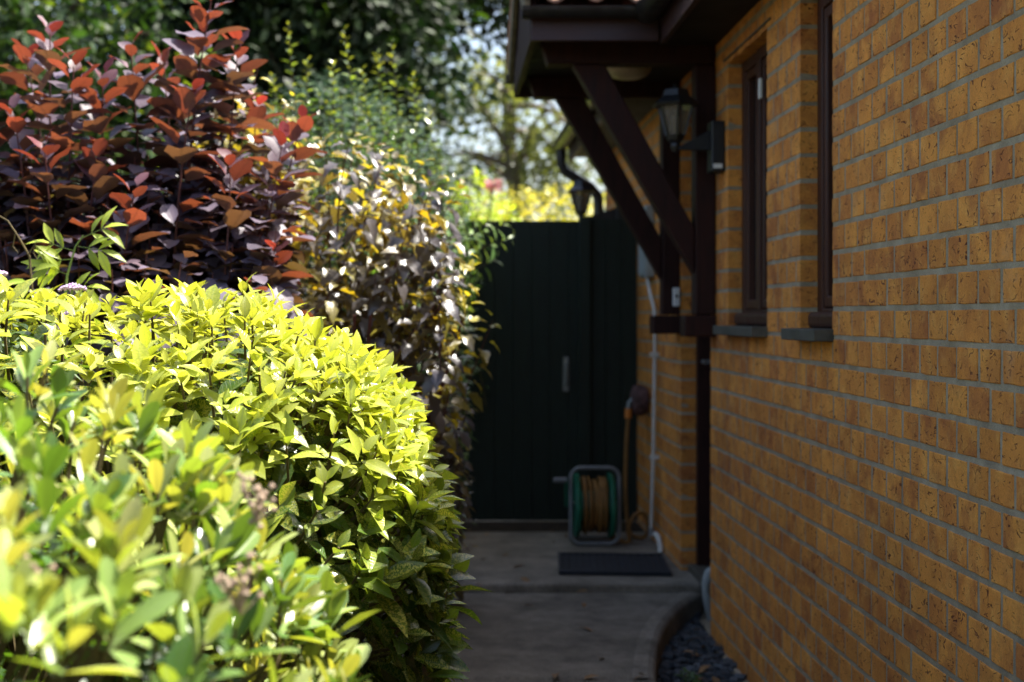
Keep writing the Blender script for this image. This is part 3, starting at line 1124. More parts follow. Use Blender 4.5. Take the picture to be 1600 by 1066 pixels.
# ------------------------------------------------------------------ porch canopy on gallows brackets
porch = thing('porch_canopy', 'dark brown timber porch canopy with clay tiles over the side door', 'porch', (WX, 5.75, 1.17))
for (ya, yb) in ((5.28, 5.375), (6.10, 6.195)):
    yc = (ya + yb) / 2
    MB().box((0.94, ya, 1.252), (WX - 0.002, yb, 2.212)).build('post', 'timber', porch, bevel=0.006)
    MB().box((0.897, ya - 0.012, 1.168), (WX - 0.002, yb + 0.012, 1.250)).build('corbel', 'timber', porch, bevel=0.006)
    # horizontal arm with splayed end
    MB().prism([(0.345, 2.31), (0.375, 2.215), (WX - 0.003, 2.215), (WX - 0.003, 2.31)], ya, yb, 'y').build('arm', 'timber', porch, bevel=0.005)
    MB().prism([(0.938, 1.410), (0.938, 1.585), (0.594, 2.213), (0.471, 2.213)], ya + 0.006, yb - 0.006, 'y').build('brace', 'timber', porch, bevel=0.005)
    MB().prism([(0.99, 2.211), (0.99, 2.0), (0.985, 2.0), (0.985, 2.211)], ya - 0.002, ya - 0.0005, 'y')
# eaves boards on both long sides
YE0, YE1, YR = 5.08, 6.43, 5.755
MB().box((0.30, YE0, 2.262), (FX - 0.03, YE0 + 0.022, 2.395)).build('fascia', 'fascia', porch, bevel=0.003)
MB().box((0.30, YE1 - 0.022, 2.262), (FX - 0.03, YE1, 2.395)).build('fascia', 'fascia', porch, bevel=0.003)
# boarded ceiling under the canopy
for k in range(9):
    y0 = YE0 + 0.026 + k * 0.1445
    MB().box((0.325, y0, 2.312), (WX - 0.004, y0 + 0.142, 2.326)).build('ceiling_board', 'soffit', porch, bevel=0.002)
# gable end: tie board and two bargeboards on the outer face
MB().box((0.297, YE0 + 0.024, 2.268), (0.322, YE1 - 0.024, 2.42)).build('gable_board', 'timber', porch, bevel=0.003)
PR = 0.60
for sg, ye in ((1, YE0 - 0.03), (-1, YE1 + 0.03)):
    run = abs(YR - ye)
    zt = 2.41 + run * PR
    poly = [(ye, 2.405), (YR, zt), (YR, zt - 0.15), (ye + sg * 0.06, 2.345), (ye, 2.34)]
    MB().prism(poly, 0.272, 0.294, 'x').build('bargeboard', 'verge', porch, bevel=0.003)
# gable infill behind the bargeboards
MB().prism([(YE0 + 0.05, 2.425), (YE1 - 0.05, 2.425), (YR, 2.78)], 0.300, 0.318, 'x').build('gable_infill', 'timber', porch)
gutter_mesh((0.262, YE0 - 0.042, 2.372), (FX - 0.03, YE0 - 0.042, 2.372), 0.036, 'gutter', porch, (0.03, 0.23, 0.75))
gutter_mesh((0.262, YE1 + 0.042, 2.372), (FX - 0.03, YE1 + 0.042, 2.372), 0.036, 'gutter', porch, (0.03, 0.9))
# clay pantiles, each one a piece
def pantile_mesh():
    L, W = 0.30, 0.15
    vs, fs = [], []
    nx = 10
    for layer in (0, -0.012):
        for tt in (0, 1):
            for i in range(nx + 1):
                x = -W / 2 - 0.006 + (W + 0.012) * i / nx
                vs.append((x, L * tt, 0.024 * math.sin(i / nx * 2 * math.pi) + layer + (0.012 if tt == 0 else 0)))
    n = nx + 1
    for i in range(nx):
        fs += [(i, i + 1, n + i + 1, n + i), (2 * n + i, 3 * n + i, 3 * n + i + 1, 2 * n + i + 1), (i, 2 * n + i, 2 * n + i + 1, i + 1)]
    m = MB().add(vs, fs)
    return m.mesh('roof_tile', 'tile', smooth=True)
tile_me = pantile_mesh()
pang = math.atan(PR)
for sg, ye in ((1, YE0 - 0.055), (-1, YE1 + 0.055)):
    for r_ in range(3):
        for c_ in range(6):
            x = 0.345 + c_ * 0.15
            s = r_ * 0.285
            y = ye + sg * s * math.cos(pang)
            z = 2.412 + s * math.sin(pang) + 0.004 * r_
            o = bpy.data.objects.new('roof_tile', tile_me)
            o.location = (x + random.uniform(-.003, .003), y, z + random.uniform(-.003, .003))
            o.rotation_euler = Matrix.Rotation(0 if sg > 0 else math.pi, 3, 'Z').to_4x4().to_3x3().to_euler() if False else (pang, random.uniform(-.02, .02), 0 if sg > 0 else math.pi)
            link(o, porch)
MB().tube([(0.26, YR, 2.41 + 0.70 * PR + 0.02), (1.3, YR, 2.41 + 0.70 * PR + 0.02)], 0.06, 12).build('ridge_tile', 'tile', porch, smooth=True)

# round opal ceiling lamp under the canopy
cl = thing('ceiling_lamp', 'round cream glass lamp under the porch ceiling', 'lamp', (0.74, 5.72, 2.311))
MB().lathe([(0.10, 2.311), (0.102, 2.290), (0.095, 2.285)], (0.74, 5.72, 0), n=28).build('lamp_base', 'white_plastic', cl, smooth=True)
MB().lathe([(0.094, 2.2845), (0.092, 2.262), (0.078, 2.243), (0.05, 2.233), (0.01, 2.230)], (0.74, 5.72, 0), n=28).build('lamp_shade', 'opal', cl, smooth=True)


# ------------------------------------------------------------------ lanterns
def lantern(cx, cy, cz, label, wall_y):
    """four sided tapering lantern; cz = top of the finial; hung on an arm from the wall"""
    t_ = thing('wall_lantern', label, 'lantern', (cx, cy, cz - 0.27), 'black wall lanterns')
    def ring4(r, z):
        return [(cx + r * math.cos(R(45 + 90 * k)), cy + r * math.sin(R(45 + 90 * k)), z) for k in range(4)]
    def frustum(levels, name, mat, bev=0.0):
        m = MB()
        vs = []
        for r, z in levels:
            vs += ring6(r, z)
        fs = [tuple(reversed(range(6))), tuple(range(6 * len(levels) - 6, 6 * len(levels)))]
        for i in range(len(levels) - 1):
            for k in range(6):
                fs.append((6 * i + k, 6 * i + (k + 1) % 6, 6 * i + 6 + (k + 1) % 6, 6 * i + 6 + k))
        return m.add(vs, fs).build(name, mat, t_, bevel=bev)
    def ring6(r, z):
        return [(cx + r * math.cos(R(30 + 60 * k)), cy + r * math.sin(R(30 + 60 * k)), z) for k in range(6)]
    frustum([(0.088, cz - 0.088), (0.093, cz - 0.080), (0.084, cz - 0.072), (0.056, cz - 0.050), (0.048, cz - 0.026), (0.018, cz - 0.016)], 'roof_cap', 'black_metal')
    MB().lathe([(0.008, cz - 0.02), (0.006, cz - 0.012), (0.010, cz - 0.006), (0.003, cz)], (cx, cy, 0), n=12).build('finial', 'black_metal', t_, smooth=True)
    frustum([(0.034, cz - 0.195), (0.064, cz - 0.0885)], 'glass', 'lamp_glass')
    top6, bot6 = ring6(0.066, cz - 0.089), ring6(0.036, cz - 0.195)
    for a, b in zip(top6, bot6):
        MB().bar(a, b, 0.008, 0.008, (0.3, 1, 0.1)).build('glazing_bar', 'black_metal', t_)
    MB().lathe([(0.012, cz - 0.185), (0.012, cz - 0.13), (0.006, cz - 0.12)], (cx, cy, 0), n=10).build('bulb', 'opal', t_, smooth=True)
    frustum([(0.012, cz - 0.255), (0.020, cz - 0.235), (0.018, cz - 0.225), (0.032, cz - 0.212), (0.039, cz - 0.1945)], 'base', 'black_metal')
    # arm and back plate on the wall
    MB().prism([(cx + 0.012, cz - 0.250), (WX - 0.05, cz - 0.252), (WX - 0.05, cz - 0.175), (cx + 0.012, cz - 0.238)], cy - 0.011, cy + 0.011, 'y').build('arm', 'black_metal', t_, bevel=0.003)
    bp = MB().box((WX - 0.052, cy - 0.045, cz - 0.335), (WX - 0.001, cy + 0.045, cz - 0.145)).build('back_plate', 'black_metal', t_, bevel=0.006)
    MB().box((WX - 0.045, cy - 0.047, cz - 0.322), (WX - 0.012, cy - 0.0452, cz - 0.305)).build('sticker', 'paper', bp)
    return t_


lantern(0.842, 5.15, 2.117, 'black wall lantern beside the near porch post', 5.15)
lantern(0.765, 8.05, 2.055, 'black wall lantern rising above the top of the dark gate', 8.05)

# bell push, meter box, pipe
bp = thing('bell_push', 'small white bell push on the far porch post', 'bell push', (1.0, 6.09, 1.33))
MB().box((0.985, 6.082, 1.29), (1.015, 6.0995, 1.372)).build('plate', 'paper', bp, bevel=0.004)
MB().lathe([(0.007, 0), (0.006, -0.006)], (1.0, 6.081, 1.335), axis='y', n=12).build('button', 'black_metal', bp)
mb = thing('meter_box', 'pale grey box on the brick wall behind the porch braces', 'meter box', (WX, 6.95, 1.40))
MB().box((WX - 0.048, 6.86, 1.44), (WX - 0.001, 7.08, 1.80)).build('case', 'meter_grey', mb, bevel=0.008)
MB().box((WX - 0.055, 6.875, 1.455), (WX - 0.0485, 7.065, 1.785)).build('lid', 'meter_grey', mb, bevel=0.003)
pp = thing('waste_pipe', 'thin white plastic pipe running down the brick wall', 'pipe', (0.99, 6.75, 0.13))
MB().tube([(WX - 0.03, 6.92, 1.44), (WX - 0.025, 6.85, 1.36), (WX - 0.02, 6.75, 1.28), (WX - 0.02, 6.72, 1.17), (WX - 0.028, 6.72, 0.6), (WX - 0.04, 6.72, 0.20)], 0.0085, 10).build('pipe', 'white_plastic', pp, smooth=True)
MB().tube([(WX - 0.04, 6.72, 0.215), (WX - 0.04, 6.715, 0.175)], 0.015, 10).build('collar', 'grey_tube', pp, smooth=True)
MB().tube([(WX - 0.035, 6.62, 0.20), (WX - 0.028, 6.57, 0.195), (WX - 0.022, 6.54, 0.16), (WX - 0.022, 6.53, 0.128)], 0.013, 10).build('elbow', 'white_plastic', pp, smooth=True)
for z in (0.55, 1.05):
    MB().box((WX - 0.045, 6.712, z), (WX - 0.001, 6.728, z + 0.02)).build('clip', 'white_plastic', pp)
kp = thing('bent_pipe', 'short bent pale pipe end beside the door step', 'pipe', (1.07, 5.6, 0.1))
MB().tube([(1.075, 5.66, 0.0), (1.058, 5.655, 0.08), (1.052, 5.65, 0.15), (1.062, 5.645, 0.195), (1.09, 5.64, 0.215), (1.13, 5.64, 0.215)], 0.022, 10).build('pipe', 'meter_grey', kp, smooth=True)
kp.location = kp.location

# ------------------------------------------------------------------ garden gate
GY = 7.50
gate = thing('garden_gate', 'tall dark green boarded gate with pale handle closing the path', 'gate', (0.4, GY, 0.12))
x = -0.36
while x < 0.69:
    w = 0.0992
    MB().box((x, GY + random.uniform(-.0015, .0015), 0.135), (x + w, GY + 0.02, 1.765)).build('board', 'gate', gate, bevel=0.0018)
    x += 0.1005
MB().box((-0.36, GY + 0.0205, 0.14), (0.69, GY + 0.030, 1.755)).build('backing', 'gate', gate)
for z in (0.25, 0.9, 1.6):
    MB().box((-0.36, GY + 0.031, z), (0.69, GY + 0.07, z + 0.1)).build('rail', 'gate', gate)
hd = MB().box((0.614, GY - 0.012, 0.835), (0.648, GY - 0.002, 1.025)).build('handle_plate', 'steel', gate, bevel=0.008)
MB().tube([(0.631, GY - 0.012, 0.985), (0.631, GY - 0.034, 0.975), (0.631, GY - 0.034, 0.885), (0.631, GY - 0.012, 0.875)], 0.007, 8).build('pull', 'steel', hd, smooth=True)
sp = thing('side_panel', 'narrow dark green fixed panel between the gate and brick wall', 'fence panel', (0.86, GY, 0.12))
MB().box((0.70, GY - 0.06, 0.126), (0.76, GY + 0.02, 1.785)).build('post', 'gate', sp, bevel=0.006)
x = 0.762
while x < 1.0:
    MB().box((x, GY - 0.015 + random.uniform(-.0015, .0015), 0.135), (x + 0.083, GY + 0.006, 1.775)).build('board', 'gate', sp, bevel=0.0018)
    x += 0.0853
MB().box((0.762, GY + 0.0065, 0.14), (1.015, GY + 0.016, 1.765)).build('backing', 'gate', sp)
fpn = thing('fence_panel', 'dark green boarded panel left of the gate behind shrubs', 'fence panel', (-0.9, GY, 0.0))
x = -1.6
while x < -0.45:
    MB().box((x, GY + random.uniform(-.0015, .0015), 0.0), (x + 0.0985, GY + 0.02, 1.74)).build('board', 'gate', fpn, bevel=0.004)
    x += 0.1005
MB().box((-1.6, GY + 0.0205, 0.02), (-0.457, GY + 0.03, 1.73)).build('backing', 'gate', fpn)
MB().box((-0.455, GY - 0.03, 0.0), (-0.365, GY + 0.06, 1.79)).build('post', 'gate', fpn, bevel=0.006)

# ------------------------------------------------------------------ hose reel, tap and mat
HY = 6.80
hr = thing('hose_reel', 'green and grey hose reel with brown hose in front of the gate', 'hose reel', (0.705, HY, STEP_Z))
def rrect(x0, x1, z0, z1, r, y, n=6):
    pts = []
    for cx_, cz_, a0 in ((x1 - r, z1 - r, 0), (x0 + r, z1 - r, 90), (x0 + r, z0 + r, 180), (x1 - r, z0 + r, 270)):
        for k in range(n + 1):
            a = R(a0 + 90 * k / n)
            pts.append((cx_ + r * math.cos(a), y, cz_ + r * math.sin(a)))
    pts.append(pts[0])
    return pts
zb = STEP_Z + 0.012
MB().tube(rrect(0.590, 0.826, zb, zb + 0.37, 0.05, HY - 0.07), 0.0095, 10, cap=False).build('frame', 'grey_tube', hr, smooth=True)
MB().tube([(0.60, HY - 0.065, zb + 0.20), (0.60, HY + 0.08, zb + 0.02), (0.60, HY + 0.13, zb), (0.816, HY + 0.13, zb), (0.816, HY + 0.08, zb + 0.02), (0.816, HY - 0.065, zb + 0.20)], 0.008, 8).build('rear_stand', 'grey_tube', hr, smooth=True)
for x in (0.612, 0.782):
    MB().lathe([(0.155, x), (0.160, x + 0.006), (0.158, x + 0.018), (0.152, x + 0.024)], (0, HY + 0.02, zb + 0.175), axis='x', n=32).build('flange', 'green_plastic', hr, smooth=True)
MB().lathe([(0.075, 0.636), (0.075, 0.782)], (0, HY + 0.02, zb + 0.175), axis='x', n=24).build('drum', 'green_plastic', hr, smooth=True)
pts = []
turns = 9
for k in range(turns * 22 + 1):
    a = 2 * math.pi * k / 22
    x = 0.646 + 0.128 * k / (turns * 22)
    rr = 0.124 + 0.010 * math.sin(k * 0.05) + 0.004 * math.sin(k * 0.7)
    pts.append((x + 0.006 * math.sin(a * 0.5 + k * .013), HY + 0.02 + rr * math.cos(a), zb + 0.178 + rr * math.sin(a)))
MB().tube(pts, 0.0085, 7).build('coiled_hose', 'hose', hr, smooth=True)
MB().tube([(0.612, HY + 0.02, zb + 0.175), (0.578, HY + 0.02, zb + 0.175), (0.570, HY - 0.06, zb + 0.30), (0.566, HY - 0.07, zb + 0.31)], 0.011, 8).build('crank', 'green_plastic', hr, smooth=True)
MB().tube([(0.570, HY - 0.07, zb + 0.31), (0.505, HY - 0.072, zb + 0.31)], 0.013, 8).build('crank_grip', 'grey_tube', hr, smooth=True)

tp = thing('garden_tap', 'maroon and grey covered tap on the wall with orange hose connector', 'tap', (WX, 7.08, 0.8))
tapc = (0, 7.08, 0.815)
MB().lathe([(0.03, WX - 0.004), (0.062, WX - 0.01), (0.075, WX - 0.04), (0.070, WX - 0.075), (0.045, WX - 0.09), (0.015, WX - 0.093)], tapc, axis='x', n=18, sy=1.1).build('cover', 'maroon', tp, smooth=True)
MB().tube([(WX - 0.085, 7.06, 0.82), (WX - 0.105, 7.05, 0.80), (WX - 0.108, 7.05, 0.765)], 0.013, 10).build('spout', 'steel', tp, smooth=True)
MB().tube([(WX - 0.108, 7.05, 0.775), (WX - 0.109, 7.05, 0.725)], 0.018, 10).build('connector', 'orange_plastic', tp, smooth=True)
hs = [(WX - 0.109, 7.05, 0.73), (WX - 0.118, 7.05, 0.6), (WX - 0.125, 7.04, 0.4), (WX - 0.122, 7.02, 0.25), (WX - 0.115, 6.97, 0.165), (WX - 0.09, 6.90, 0.142), (WX - 0.05, 6.86, 0.15)]
hs += [(WX - 0.035, 6.84, 0.21), (WX - 0.06, 6.82, 0.27), (WX - 0.11, 6.80, 0.265), (WX - 0.145, 6.78, 0.20), (WX - 0.14, 6.77, 0.145), (WX - 0.17, 6.78, 0.138), (0.80, 6.80, 0.16)]
def smooth_pts(ps, n=5):
    ps = [Vector(p) for p in ps]
    out = []
    for i in range(len(ps) - 1):
        p0, p1, p2, p3 = ps[max(i - 1, 0)], ps[i], ps[i + 1], ps[min(i + 2, len(ps) - 1)]
        for k in range(n):
            t_ = k / n
            out.append(0.5 * ((2 * p1) + (p2 - p0) * t_ + (2 * p0 - 5 * p1 + 4 * p2 - p3) * t_ * t_ + (3 * p1 - p0 - 3 * p2 + p3) * t_ ** 3))
    out.append(ps[-1])
    return out
hz = MB().tube(smooth_pts(hs), 0.0095, 8).build('garden_hose', 'hose', smooth=True)
tag(hz, 'brown garden hose hanging from the tap and looping to the reel', 'hose')

mt = thing('door_mat', 'black rubber door mat on the concrete door step', 'door mat', (0.73, 6.2, STEP_Z))
mrot = Matrix.Translation((0.73, 6.19, STEP_Z + 0.003)) @ Matrix.Rotation(R(-4), 4, 'Z')
MB().box((-0.243, -0.24, 0), (0.243, 0.24, 0.007), mrot).build('base', 'rubber', mt, bevel=0.002)
for a, b in (((-0.243, -0.24, 0.0075), (0.243, -0.222, 0.017)), ((-0.243, 0.222, 0.0075), (0.243, 0.24, 0.017)), ((-0.243, -0.2215, 0.0075), (-0.225, 0.2215, 0.017)), ((0.225, -0.2215, 0.0075), (0.243, 0.2215, 0.017))):
    MB().box(a, b, mrot).build('rim', 'rubber', mt, bevel=0.003)
for k in range(14):
    x = -0.205 + k * 0.0315
    MB().box((x - 0.006, -0.215, 0.0075), (x + 0.006, 0.215, 0.0145), mrot).build('ridge', 'rubber', mt, bevel=0.002)

# ------------------------------------------------------------------ planting
def superpoint(c, r, th, ph, e):
    """point and normal on a superellipsoid; th azimuth, ph elevation"""
    def sp(v, p):
        return math.copysign(abs(v) ** p, v)
    k = 2 / e
    x = sp(math.cos(ph), k) * sp(math.cos(th), k)
    y = sp(math.cos(ph), k) * sp(math.sin(th), k)
    z = sp(math.sin(ph), k)
    n = Vector((sp(x, e - 1) / r[0], sp(y, e - 1) / r[1], sp(z, e - 1) / r[2]))
    return Vector((c[0] + x * r[0], c[1] + y * r[1], c[2] + z * r[2])), n.normalized()


def sample_surface(c, r, e, th_rng=(0, 360), ph_rng=(0, 90)):
    while True:
        d_ = Vector((random.gauss(0, 1), random.gauss(0, 1), random.gauss(0, 1))).normalized()
        th, ph = math.atan2(d_.y, d_.x), math.asin(d_.z)
        if ph_rng[0] <= math.degrees(ph) <= ph_rng[1]:
            return superpoint(c, r, th, ph, e)


def bumpy(p, s=5.0):
    return 0.5 * math.sin(p.x * s + 1.3) * math.cos(p.y * s * 1.2) + 0.3 * math.sin(p.x * s * 2.3 + p.z * s * 2) + 0.2 * math.cos(p.y * s * 3.1 - p.z * s * 1.7)


# --- spotted laurel hedge (in focus)
hc, hrad = Vector((-0.80, 3.02, 0.62)), (0.80, 0.70, 0.68)
hedge = thing('spotted_hedge', 'clipped lime-yellow spotted hedge in full sun beside the path', 'hedge', (hc.x, hc.y, 0))
F = Foliage(T_AUCUBA)
for i in range(1750):
    p, n = sample_surface(hc, hrad, 3.0, ph_rng=(-50, 90))
    p = p + n * (bumpy(p, 6) * 0.035 - abs(random.gauss(0, 0.02)))
    if p.z < 0.12:
        continue
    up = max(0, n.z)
    if n.y < -0.35 and p.z < 1.12 and random.random() < 0.35:
        continue
    d_ = (n * 0.75 + Vector((0, 0, 0.75)) + rvec(0.35)).normalized()
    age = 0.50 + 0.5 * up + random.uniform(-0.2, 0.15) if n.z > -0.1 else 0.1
    if p.z < 1.0:  # lower leaves are older, and their dark tone also paints in shading
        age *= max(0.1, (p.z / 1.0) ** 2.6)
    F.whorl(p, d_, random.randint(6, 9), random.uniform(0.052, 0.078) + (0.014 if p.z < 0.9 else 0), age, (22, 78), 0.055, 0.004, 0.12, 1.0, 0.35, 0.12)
    if random.random() < 0.6:
        q = p - n * random.uniform(0.10, 0.25)
        F.twig([p, p - d_ * 0.09, q - Vector((0, 0, 0.1)), Vector((hc.x + (q.x - hc.x) * 0.6, hc.y + (q.y - hc.y) * 0.6, 0.3))], 0.0022, 0.006, 4)
for i in range(1100):        # older leaves inside
    p, n = sample_surface(hc, tuple(v * 0.9 for v in hrad), 3.0, ph_rng=(-40, 90))
    p = p - n * random.uniform(0.0, 0.12)
    if p.z < 0.1:
        continue
    F.whorl(p, (n + Vector((0, 0, .5)) + rvec(0.5)).normalized(), 4, 0.085, 0.15 + random.uniform(-0.1, 0.15), (50, 90), 0.05, 0.004, 0.2, 0.2)
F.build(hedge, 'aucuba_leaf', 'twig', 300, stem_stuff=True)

# --- near shrub, out of focus
sc_, srad = Vector((-1.0, 1.62, 0.42)), (0.93, 0.72, 0.80)
near = thing('evergreen_shrub', 'leafy green evergreen shrub in the near corner, blurred close to the viewer', 'shrub', (sc_.x, sc_.y, 0))
F = Foliage(T_SKIM)
for i in range(1250):
    p, n = sample_surface(sc_, srad, 2.5, ph_rng=(-25, 90))
    p = p + n * (bumpy(p, 7) * 0.05 - abs(random.gauss(0, 0.025)))
    if p.z < 0.2 or p.y < 1.12:
        continue
    d_ = (n * 0.5 + Vector((0, 0, 1.0)) + rvec(0.32)).normalized()
    F.whorl(p, d_, random.randint(6, 10), random.uniform(0.052, 0.076), random.triangular(0.0, 1.0, 0.55), (10, 66), 0.045, 0.003, 0.0, 1.0, 0.3, 0.15)
    if random.random() < 0.7:
        q = p - n * random.uniform(0.12, 0.25) - Vector((0, 0, 0.08))
        F.twig([p, p - d_ * 0.10, q, Vector((sc_.x + (q.x - sc_.x) * 0.5, sc_.y + (q.y - sc_.y) * 0.5, 0.25))], 0.0024, 0.006, 4)
for i in range(700):
    p, n = sample_surface(sc_, tuple(v * 0.88 for v in srad), 2.5, ph_rng=(-20, 90))
    p = p - n * random.uniform(0.0, 0.12)
    if p.z < 0.15 or p.y < 1.18:
        continue
    F.whorl(p, (n + Vector((0, 0, .6)) + rvec(0.5)).normalized(), 4, 0.085, 0.1 + random.uniform(-0.1, 0.2), (45, 90), 0.05, 0.004, 0.15, 0.2)
F.build(near, 'skimmia_leaf', 'twig', 300, stem_stuff=True)
dfl = Foliage(T_OVAL)
for (px_, py_, Y_) in ((45, 900, 1.30), (375, 915, 1.40), (400, 775, 1.52)):
    c_ = P(px_, py_, Y_)
    cl_ = MB()
    for k in range(26):
        q = c_ + Vector((random.gauss(0, .009), random.gauss(0, .009), random.gauss(0, .011)))
        cl_.lathe([(0.001, -0.004), (0.004, 0), (0.001, 0.004)], q, n=5)
        cl_.tube([c_ - Vector((0, 0, 0.03)), q], 0.0008, 3)
    ob = cl_.build('flower_head', 'dry_flower', near)
    ob['kind'] = 'stuff'


# --- shoot-based shrubs
def shoot(F, tip, base, n, size, age, tip_age, elev, petiole, droop, bend=0.12, r=0.003, outer=1.0, face_up=0.0, length=None, small_tip=0.45):
    """a leafy stem from base up to tip; leaves spiral along its upper part"""
    tip, base = Vector(tip), Vector(base)
    L = (tip - base).length
    sag = rvec(bend * L * 0.5)
    mid = (tip + base) / 2 + sag
    pts = []
    for k in range(7):
        t_ = k / 6
        pts.append(base * (1 - t_) ** 2 + mid * (2 * t_ * (1 - t_)) + tip * t_ ** 2)
    F.twig(pts, r * 1.6, r * 0.5, 4)
    leafy = (length or L * 0.75) / L
    a = random.uniform(0, 6.28)
    for i in range(n):
        k = i / max(1, n - 1)                    # 0 tip
        t_ = 1 - leafy * k
        p = base * (1 - t_) ** 2 + mid * (2 * t_ * (1 - t_)) + tip * t_ ** 2
        d_ = ((mid - base) * (1 - t_) + (tip - mid) * t_).normalized()
        s = d_.orthogonal().normalized()
        u = d_.cross(s)
        a += 2.399 + random.uniform(-0.3, 0.3)
        rad = s * math.cos(a) + u * math.sin(a)
        e = R(elev[0] + (elev[1] - elev[0]) * min(1, k * 3) + random.uniform(-14, 14))
        ax = d_ * math.cos(e) + rad * math.sin(e)
        ax.z -= droop * random.uniform(0.3, 1.5)
        ax.normalize()
        up = Vector((0, 0, 1))
        nm = (d_ * (1 - face_up) + up * face_up)
        nm = nm - ax * nm.dot(ax)
        if nm.length < 1e-3:
            nm = ax.orthogonal()
        nm = nm.normalized() + rvec(0.35)
        nm = (nm - ax * nm.dot(ax)).normalized()
        g_ = small_tip + (1 - small_tip) * min(1, k * 3.5)
        F.leaf(p + ax * petiole, ax, nm, size * g_ * random.uniform(0.75, 1.15), age + tip_age * max(0, 1 - k * 4) + random.uniform(-0.14, 0.14), outer)


# smoke bush
sb_base = Vector((-1.05, 4.35, 0))
smoke = thing('smoke_bush', 'dark purple smoke bush with red new leaves behind the hedge', 'shrub', sb_base)
F = Foliage(T_SMOKE)
tips = [(330, 2, 4.1), (318, 60, 4.3), (372, 75, 4.2), (255, 95, 4.4), (205, 80, 4.25), (160, 125, 4.1), (78, 52, 4.2), (40, 90, 4.35), (115, 105, 4.05), (22, 180, 4.0),
        (70, 235, 3.9), (470, 195, 4.2), (440, 230, 4.0), (400, 165, 4.4), (300, 150, 4.0), (210, 300, 3.85), (150, 250, 4.0), (430, 390, 3.9), (360, 260, 3.9), (-40, 120, 4.2), (-70, 200, 4.1), (-110, 90, 4.4)]
for (x_, y_, Y_) in tips:
    tip = P(x_, y_, Y_)
    base = Vector((tip.x * 0.75 + sb_base.x * 0.25 + random.uniform(-.06, .06), Y_ + random.uniform(-.02, .12), tip.z - random.uniform(0.62, 0.8)))
    shoot(F, tip, base, 38, 0.134, 0.36, 0.42, (22, 62), 0.012, 0.05, 0.1, 0.004, 1.0, 0.2, 0.62)
for i in range(170):
    x_ = random.uniform(-170, 450); y_ = random.uniform(235, 445)
    if x_ > 430 and y_ < 260:
        continue
    Y_ = 3.72 + (430 - y_) / 280 * 0.75 + random.uniform(-0.1, 0.25)
    tip = P(x_, y_, Y_)
    base = Vector((tip.x * 0.8 + sb_base.x * 0.2, Y_ + random.uniform(0, .2), tip.z - random.uniform(0.4, 0.6)))
    shoot(F, tip, base, 18, 0.134, random.uniform(0.0, 0.34), 0.2, (48, 100), 0.012, 0.30, 0.12, 0.0035, 1.0 if Y_ < 4.4 else 0.6, 0.5, 0.42)
for i in range(7):
    a = random.uniform(0, 6.28)
    b = sb_base + Vector((math.cos(a) * .08, math.sin(a) * .08, 0))
    F.twig([b, b + Vector((math.cos(a) * .2, math.sin(a) * .15, 0.6)), b + Vector((math.cos(a) * .55, math.sin(a) * .25, 1.2))], 0.016, 0.007, 6)
F.build(smoke, 'smoke_leaf', 'red_stem', 300, stem_stuff=True)

# ninebark
nb_base = Vector((-0.40, 4.7, 0))
nine = thing('ninebark_shrub', 'arching shrub with bronze and gold leaves between purple bush and gate', 'shrub', nb_base)
F = Foliage(T_NINE)
def ninebark_in(x_, y_):
    # silhouette: rises to the left, reaches x=735 around y=430
    top = 150 + max(0, (x_ - 430)) * 0.42
    right = 735 - max(0, (y_ - 470)) * 0.12 - max(0, 300 - y_) * 0.35
    return y_ > top and x_ < right
tips = [(403, 108, 4.7), (455, 155, 4.7), (415, 190, 4.6), (700, 290, 4.6), (735, 420, 4.6), (770, 500, 5.0), (640, 255, 4.5), (560, 215, 4.7), (735, 460, 4.7), (600, 240, 4.6)]
for (x_, y_, Y_) in tips:
    tip = P(x_, y_, Y_)
    base = tip + Vector((-0.12 + random.uniform(-.08, .05), random.uniform(0, .1), -0.45))
    shoot(F, tip, base, 22, 0.076, 0.75, 0.3, (35, 80), 0.012, 0.25, 0.2, 0.003, 1.0, 0.3, 0.42)
cnt = 0
while cnt < 150:
    x_ = random.uniform(330, 745); y_ = random.uniform(150, 640)
    if not ninebark_in(x_, y_):
        continue
    cnt += 1
    Y_ = random.uniform(4.25, 5.15)
    tip = P(x_, y_, Y_)
    base = tip + Vector((random.uniform(-.25, .02), random.uniform(0, .25), -random.uniform(0.25, 0.4)))
    shoot(F, tip, base, 16, 0.088, random.uniform(0.0, 0.75), 0.35, (40, 88), 0.012, 0.30, 0.2, 0.0026, 1.0 if Y_ < 4.8 else 0.6, 0.35, 0.32)
for i in range(110):
    x_ = random.uniform(600, 735); y_ = random.uniform(600, 900)
    Y_ = random.uniform(4.7, 5.6)
    tip = P(x_, y_, Y_)
    if tip.z < 0.1: continue
    base = tip + Vector((random.uniform(-.25, -.05), random.uniform(0, .2), -random.uniform(0.1, 0.3)))
    shoot(F, tip, base, 14, 0.07, random.uniform(0.1, 0.5), 0.2, (40, 90), 0.012, 0.3, 0.2, 0.0026, 0.8, 0.35, 0.25)
for i in range(8):
    a = random.uniform(0, 6.28)
    b = nb_base + Vector((math.cos(a) * .1, math.sin(a) * .1, 0))
    F.twig([b, b + Vector((math.cos(a) * .15, math.sin(a) * .15, 0.6)), b + Vector((math.cos(a) * .35, math.sin(a) * .3, 1.25))], 0.012, 0.005, 6)
F.build(nine, 'ninebark_leaf', 'red_stem', 300, stem_stuff=True)

